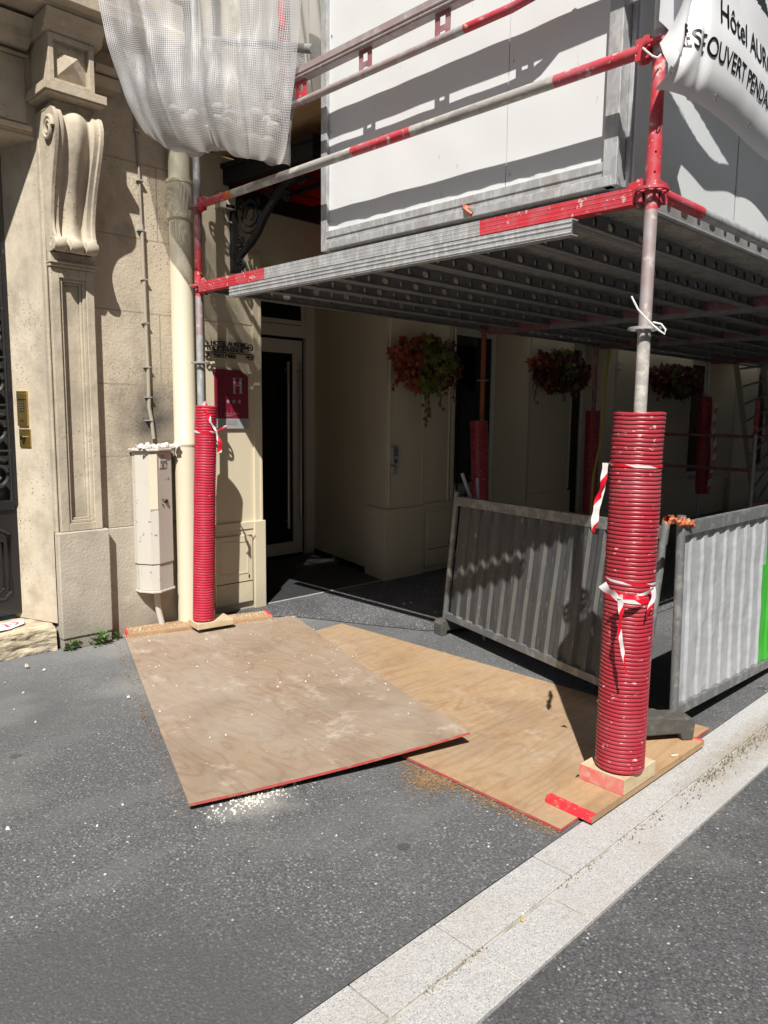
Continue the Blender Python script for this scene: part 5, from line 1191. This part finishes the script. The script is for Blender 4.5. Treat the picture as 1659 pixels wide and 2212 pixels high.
def rubber_foot(c_, rot, T=None, label=None, s=1.):
    m_ = MB(); c_ = Vector(c_); ca, sa = math.cos(rot), math.sin(rot)
    pr = [(-.33, 0), (-.34, .09), (-.31, .115), (-.12, .12), (-.08, .13), (.08, .13), (.12, .12), (.31, .115), (.34, .09), (.33, 0), (.24, 0), (.22, .035), (-.22, .035), (-.24, 0)]
    m_.prism([(a*s, b_*(1 if s > .9 else .95)) for a, b_ in pr], lambda u, v, w_: (c_.x+u*ca-w_*sa, c_.y+u*sa+w_*ca, c_.z+v), -.09*s, .09*s)
    if T: return m_.build('rubber_foot', 'rubber', T, bevel=.008)
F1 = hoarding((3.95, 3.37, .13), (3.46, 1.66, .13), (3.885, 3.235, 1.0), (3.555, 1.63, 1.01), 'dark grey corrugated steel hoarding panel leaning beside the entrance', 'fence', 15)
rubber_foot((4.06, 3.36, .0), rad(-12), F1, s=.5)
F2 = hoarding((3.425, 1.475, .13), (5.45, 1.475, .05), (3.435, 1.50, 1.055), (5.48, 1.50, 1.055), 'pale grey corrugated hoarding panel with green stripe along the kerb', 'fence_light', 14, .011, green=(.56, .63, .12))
rubber_foot((3.255, 1.52, .046), rad(-34), F2, s=.62)
rubber_foot((5.45, 1.475, .0), rad(80), F2)
mb = MB(); q0, q1 = onY(1.50, 1440, 1121), onY(1.47, 1496, 1131)
def wrapf(u, v):
    c_ = q0.lerp(q1, u); a = v*2*math.pi; rr = .017+.005*noise.noise(Vector((u*5, math.cos(a)*1.5, math.sin(a)*1.5)))*2+.004*math.sin(u*40+a*3)
    return c_+Vector((.1, .5, 0)).normalized()*rr*math.cos(a)*.8+Vector((0, 0, 1))*rr*math.sin(a)
mb.grid(wrapf, 30, 26)
tag(mb.build('orange_tape_wrap', 'orange_tape'), 'torn orange tape wound round the joint of the two hoarding panels', 'tape')
# loose channel pieces behind the left hoarding
mb = MB(); mb.bar((4.05, 3.10, .0), (4.0, 3.16, 1.12), .05, .02); mb.bar((4.2, 2.9, .0), (3.95, 3.25, 1.15), .04, .02)
tag(mb.build('steel_offcut', 'galv_dark'), 'steel channel offcuts propped behind the leaning hoarding panel', 'steel offcut')

# ================================================================== FLOWER BASKETS
def basket(cx_, cz_, w_, h_, n, label, seed, trail, depth=.22):
    random.seed(seed); T = thing('flower_basket', label, 'flower basket', (cx_, YH-.12, cz_-h_/2), 'flower baskets on the hotel pillars')
    m_ = MB(); m_.use('black_matte')
    m_.prism([(math.cos(k*math.pi/8)*w_*.3, math.sin(-k*math.pi/8)*h_*.3) for k in range(9)], lambda u, v, q: (cx_+u, q, cz_+v), YH-.18, YH-.01); m_.build('wall_basket', None, T)
    m_ = MB()
    def leaf(p, s_, mt, nd):
        m_.use(mt); n_ = nd.normalized(); t = n_.cross(Vector((random.uniform(-1, 1), random.uniform(-1, 1), random.uniform(-1, 1)))).normalized(); t = (t+Vector((0, 0, -1.0))).normalized(); b_ = n_.cross(t).normalized()
        sh = [(0, 0), (-.45, .1), (-.5, .5), (-.18, .55), (0, 1.05), (.18, .55), (.5, .5), (.45, .1)]
        vs = [p+(b_*a+t*c__)*s_+n_*(-abs(a)*.35)*s_ for a, c__ in sh]
        m_.add(vs, [(0, 1, 2, 3), (0, 3, 4), (0, 4, 5), (0, 5, 6, 7)])
    for i in range(n):
        a, b_ = random.uniform(-1, 1), random.uniform(-1, 1)
        rr = 1+.25*noise.noise(Vector((a*2, b_*2, seed)))
        if a*a+b_*b_ > rr: continue
        if noise.noise(Vector((a*3.3, b_*3.3, seed+5))) < -.32: continue
        d_ = depth*(1-.6*(a*a+b_*b_))*random.uniform(.5, 1.1)
        p = Vector((cx_+a*w_/2, YH-.05-d_, cz_+b_*h_/2))
        q = a+.35*noise.noise(Vector((a*2.5, b_*2.5, seed+9)))
        mt = 'leaf_o' if q < -.3 else ('leaf_g' if q < .52 else 'leaf_r')
        if seed > 2: mt = random.choice(['leaf_r', 'leaf_r', 'leaf_g' if abs(a) < .5 else 'leaf_o'])
        if random.random() < .1: mt = 'leaf_r'
        leaf(p, random.uniform(.055, .095), mt, Vector((random.uniform(-.7, .5), -1, random.uniform(-.2, .8))))
    for (dx, dz, ln) in trail:
        x_, z_ = cx_+dx, cz_+dz; pts = []
        for k in range(int(ln/.03)+2):
            pts.append((x_+.02*math.sin(k*.9), YH-.14, z_-k*.03))
            leaf(Vector(pts[-1])+Vector((random.uniform(-.03, .03), 0, 0)), random.uniform(.035, .055), 'leaf_g' if abs(dx) < .3 else 'leaf_o', Vector((random.uniform(-.5, .5), -1, .3)))
        stems = MB(); stems.use('leaf_r'); stems.path(pts, .003, 5); stems.build('trailing_stem', None, T)
    m_.build('foliage', None, T)
basket(5.24, 2.02, .88, .52, 560, 'flower basket of orange, yellow-green and red trailing leaves on the first pillar', 1, [(-.02, -.2, .34), (.02, -.2, .26), (-.4, -.1, .14), (.38, -.12, .2), (.2, -.2, .18), (.47, 0, .1)])
basket(7.48, 2.06, 1.15, .48, 900, 'shaded flower basket of dark red leaves on the second pillar', 4, [(-.5, -.15, .18), (.35, -.1, .15), (.05, -.2, .1)], .25)
basket(10.4, 2.06, 1.75, .46, 1100, 'dark wide flower basket on the far pillar behind the near post', 6, [(.3, -.15, .12), (-.5, -.15, .1)], .25)
random.seed(11)
def weed(c_, r, n, label):
    m_ = MB()
    for i in range(n):
        a = random.random()*6.28; rr = r*random.random(); h_ = random.random()*r*1.3
        p = Vector((c_[0]+rr*math.cos(a), c_[1]-abs(rr*math.sin(a)), h_)); s_ = random.uniform(.02, .035); t = Vector((math.cos(a), math.sin(a)*.6-.4, random.uniform(.0, .8))).normalized(); b_ = t.cross(Vector((0, 0, 1))).normalized()
        m_.add([p, p+t*s_*.5+b_*s_*.35, p+t*s_, p+t*s_*.5-b_*s_*.35], [(0, 1, 2, 3)])
    tag(m_.build('weed', 'weed'), label, 'weed', 'weeds at the foot of the stone wall')
p = onZ(0, 145, 1392); weed((1.885, 4.79), .04, 40, 'small green weed left of the pilaster base')
weed((2.07, 4.775), .065, 90, 'larger green weed at the middle of the pilaster base'); weed((2.20, 4.82), .03, 30, 'tiny weed at the right corner of the pilaster base')

# ================================================================== FAR SHADE: ladder, hose, inner scaffold
LD = thing('leaning_ladder', 'long pale yellowish ladder standing in the shade beyond the far sleeve', 'ladder', (10.3, 3.6, 0))
A0, A1 = onY(3.7, 1590, 785), onY(3.7, 1628, 1080); B0, B1 = onY(3.7, 1648, 780), onY(3.7, 1668, 1020)
for q in ((A0, A1), (B0, B1)):
    mb = MB(); mb.bar(q[0], q[1]+(q[1]-q[0])*.15, .03, .06, (0, 1, 0)); mb.build('stile', 'duct', LD)
mb = MB()
for k in range(9): t = .04+k*.125; mb.tube(A0.lerp(A1, t), B0.lerp(B1, t)+Vector((0, 0, 0)), .014, 8)
mb.build('rung', 'galv_dark', LD)
TW = thing('mobile_scaffold_tower', 'small red ended scaffold tower in the shade at the right edge', 'scaffold tower', (10.2, 3.3, 0))
P0, P1 = onY(3.3, 1641, 880), onY(3.3, 1618, 1110)
mb = MB(); mb.use('redpaint'); mb.tube((P1.x+.02, 3.3, 1.35), (P1.x+.02, 3.3, 1.75), .024, 12); mb.use('galv'); mb.tube((P1.x+.02, 3.3, .35), (P1.x+.02, 3.3, 1.35), .024, 12); mb.use('redpaint'); mb.tube((P1.x+.02, 3.3, 0), (P1.x+.02, 3.3, .35), .026, 12); mb.build('tower_post', None, TW)
mb = MB(); mb.use('mauve_red')
for zz in (1.32, .92): mb.tube((P1.x+.02, 3.3, zz), (P1.x+1.6, 3.3, zz), .02, 10); mb.tube((P1.x+.02, 3.3, zz), (P1.x+.02, 4.5, zz+.01), .02, 10)
mb.box(P1.x+.02, P1.x+1.6, 3.3, 3.34, .45, .52); mb.build('tower_rail', None, TW)
mb = MB(); mb.path(smooth([(7.95, 4.42, 2.35), (7.85, 4.40, 1.9), (7.78, 4.38, 1.3), (7.62, 4.36, .9), (7.58, 4.35, .5), (7.5, 4.3, .05)]), .014, 8)
tag(mb.build('yellow_hose', 'hose'), 'yellow hose hanging beside the second shaded sleeve', 'hose')
mb = MB(); q = onY(5.0, 1314, 790); mb.box(q.x-.05, q.x+.05, YH-.06, YH, q.z-.06, q.z+.05)
tag(mb.build('wall_lamp', 'plastic_cream', bevel=.01), 'small cream box lamp on the shaded hotel wall', 'wall box')

# ================================================================== across the street (seen only as reflection and bounce)
OB = thing('opposite_building', 'pale rendered building across the street, seen reflected in the hotel glass', 'building', (10, -8, 0))
mb = MB(); mb.box(-20, 45, -9, -8, -.03, 11); mb.build('wall', 'shade_wall', OB)
for x_ in range(-8, 40, 4):
    for z_ in (1.0, 4.4, 7.6):
        mb = MB(); mb.box(x_, x_+1.3, -8.02, -7.999, z_, z_+2.2); mb.build('window', 'glassdark', OB)
mb = MB(); mb.box(-20, 45, -7.998, -5.4, -.03, .0); struct(mb.build('far_pavement', 'asphalt'))

for o in list(bpy.data.objects):
    if '_w' in o: del o['_w']
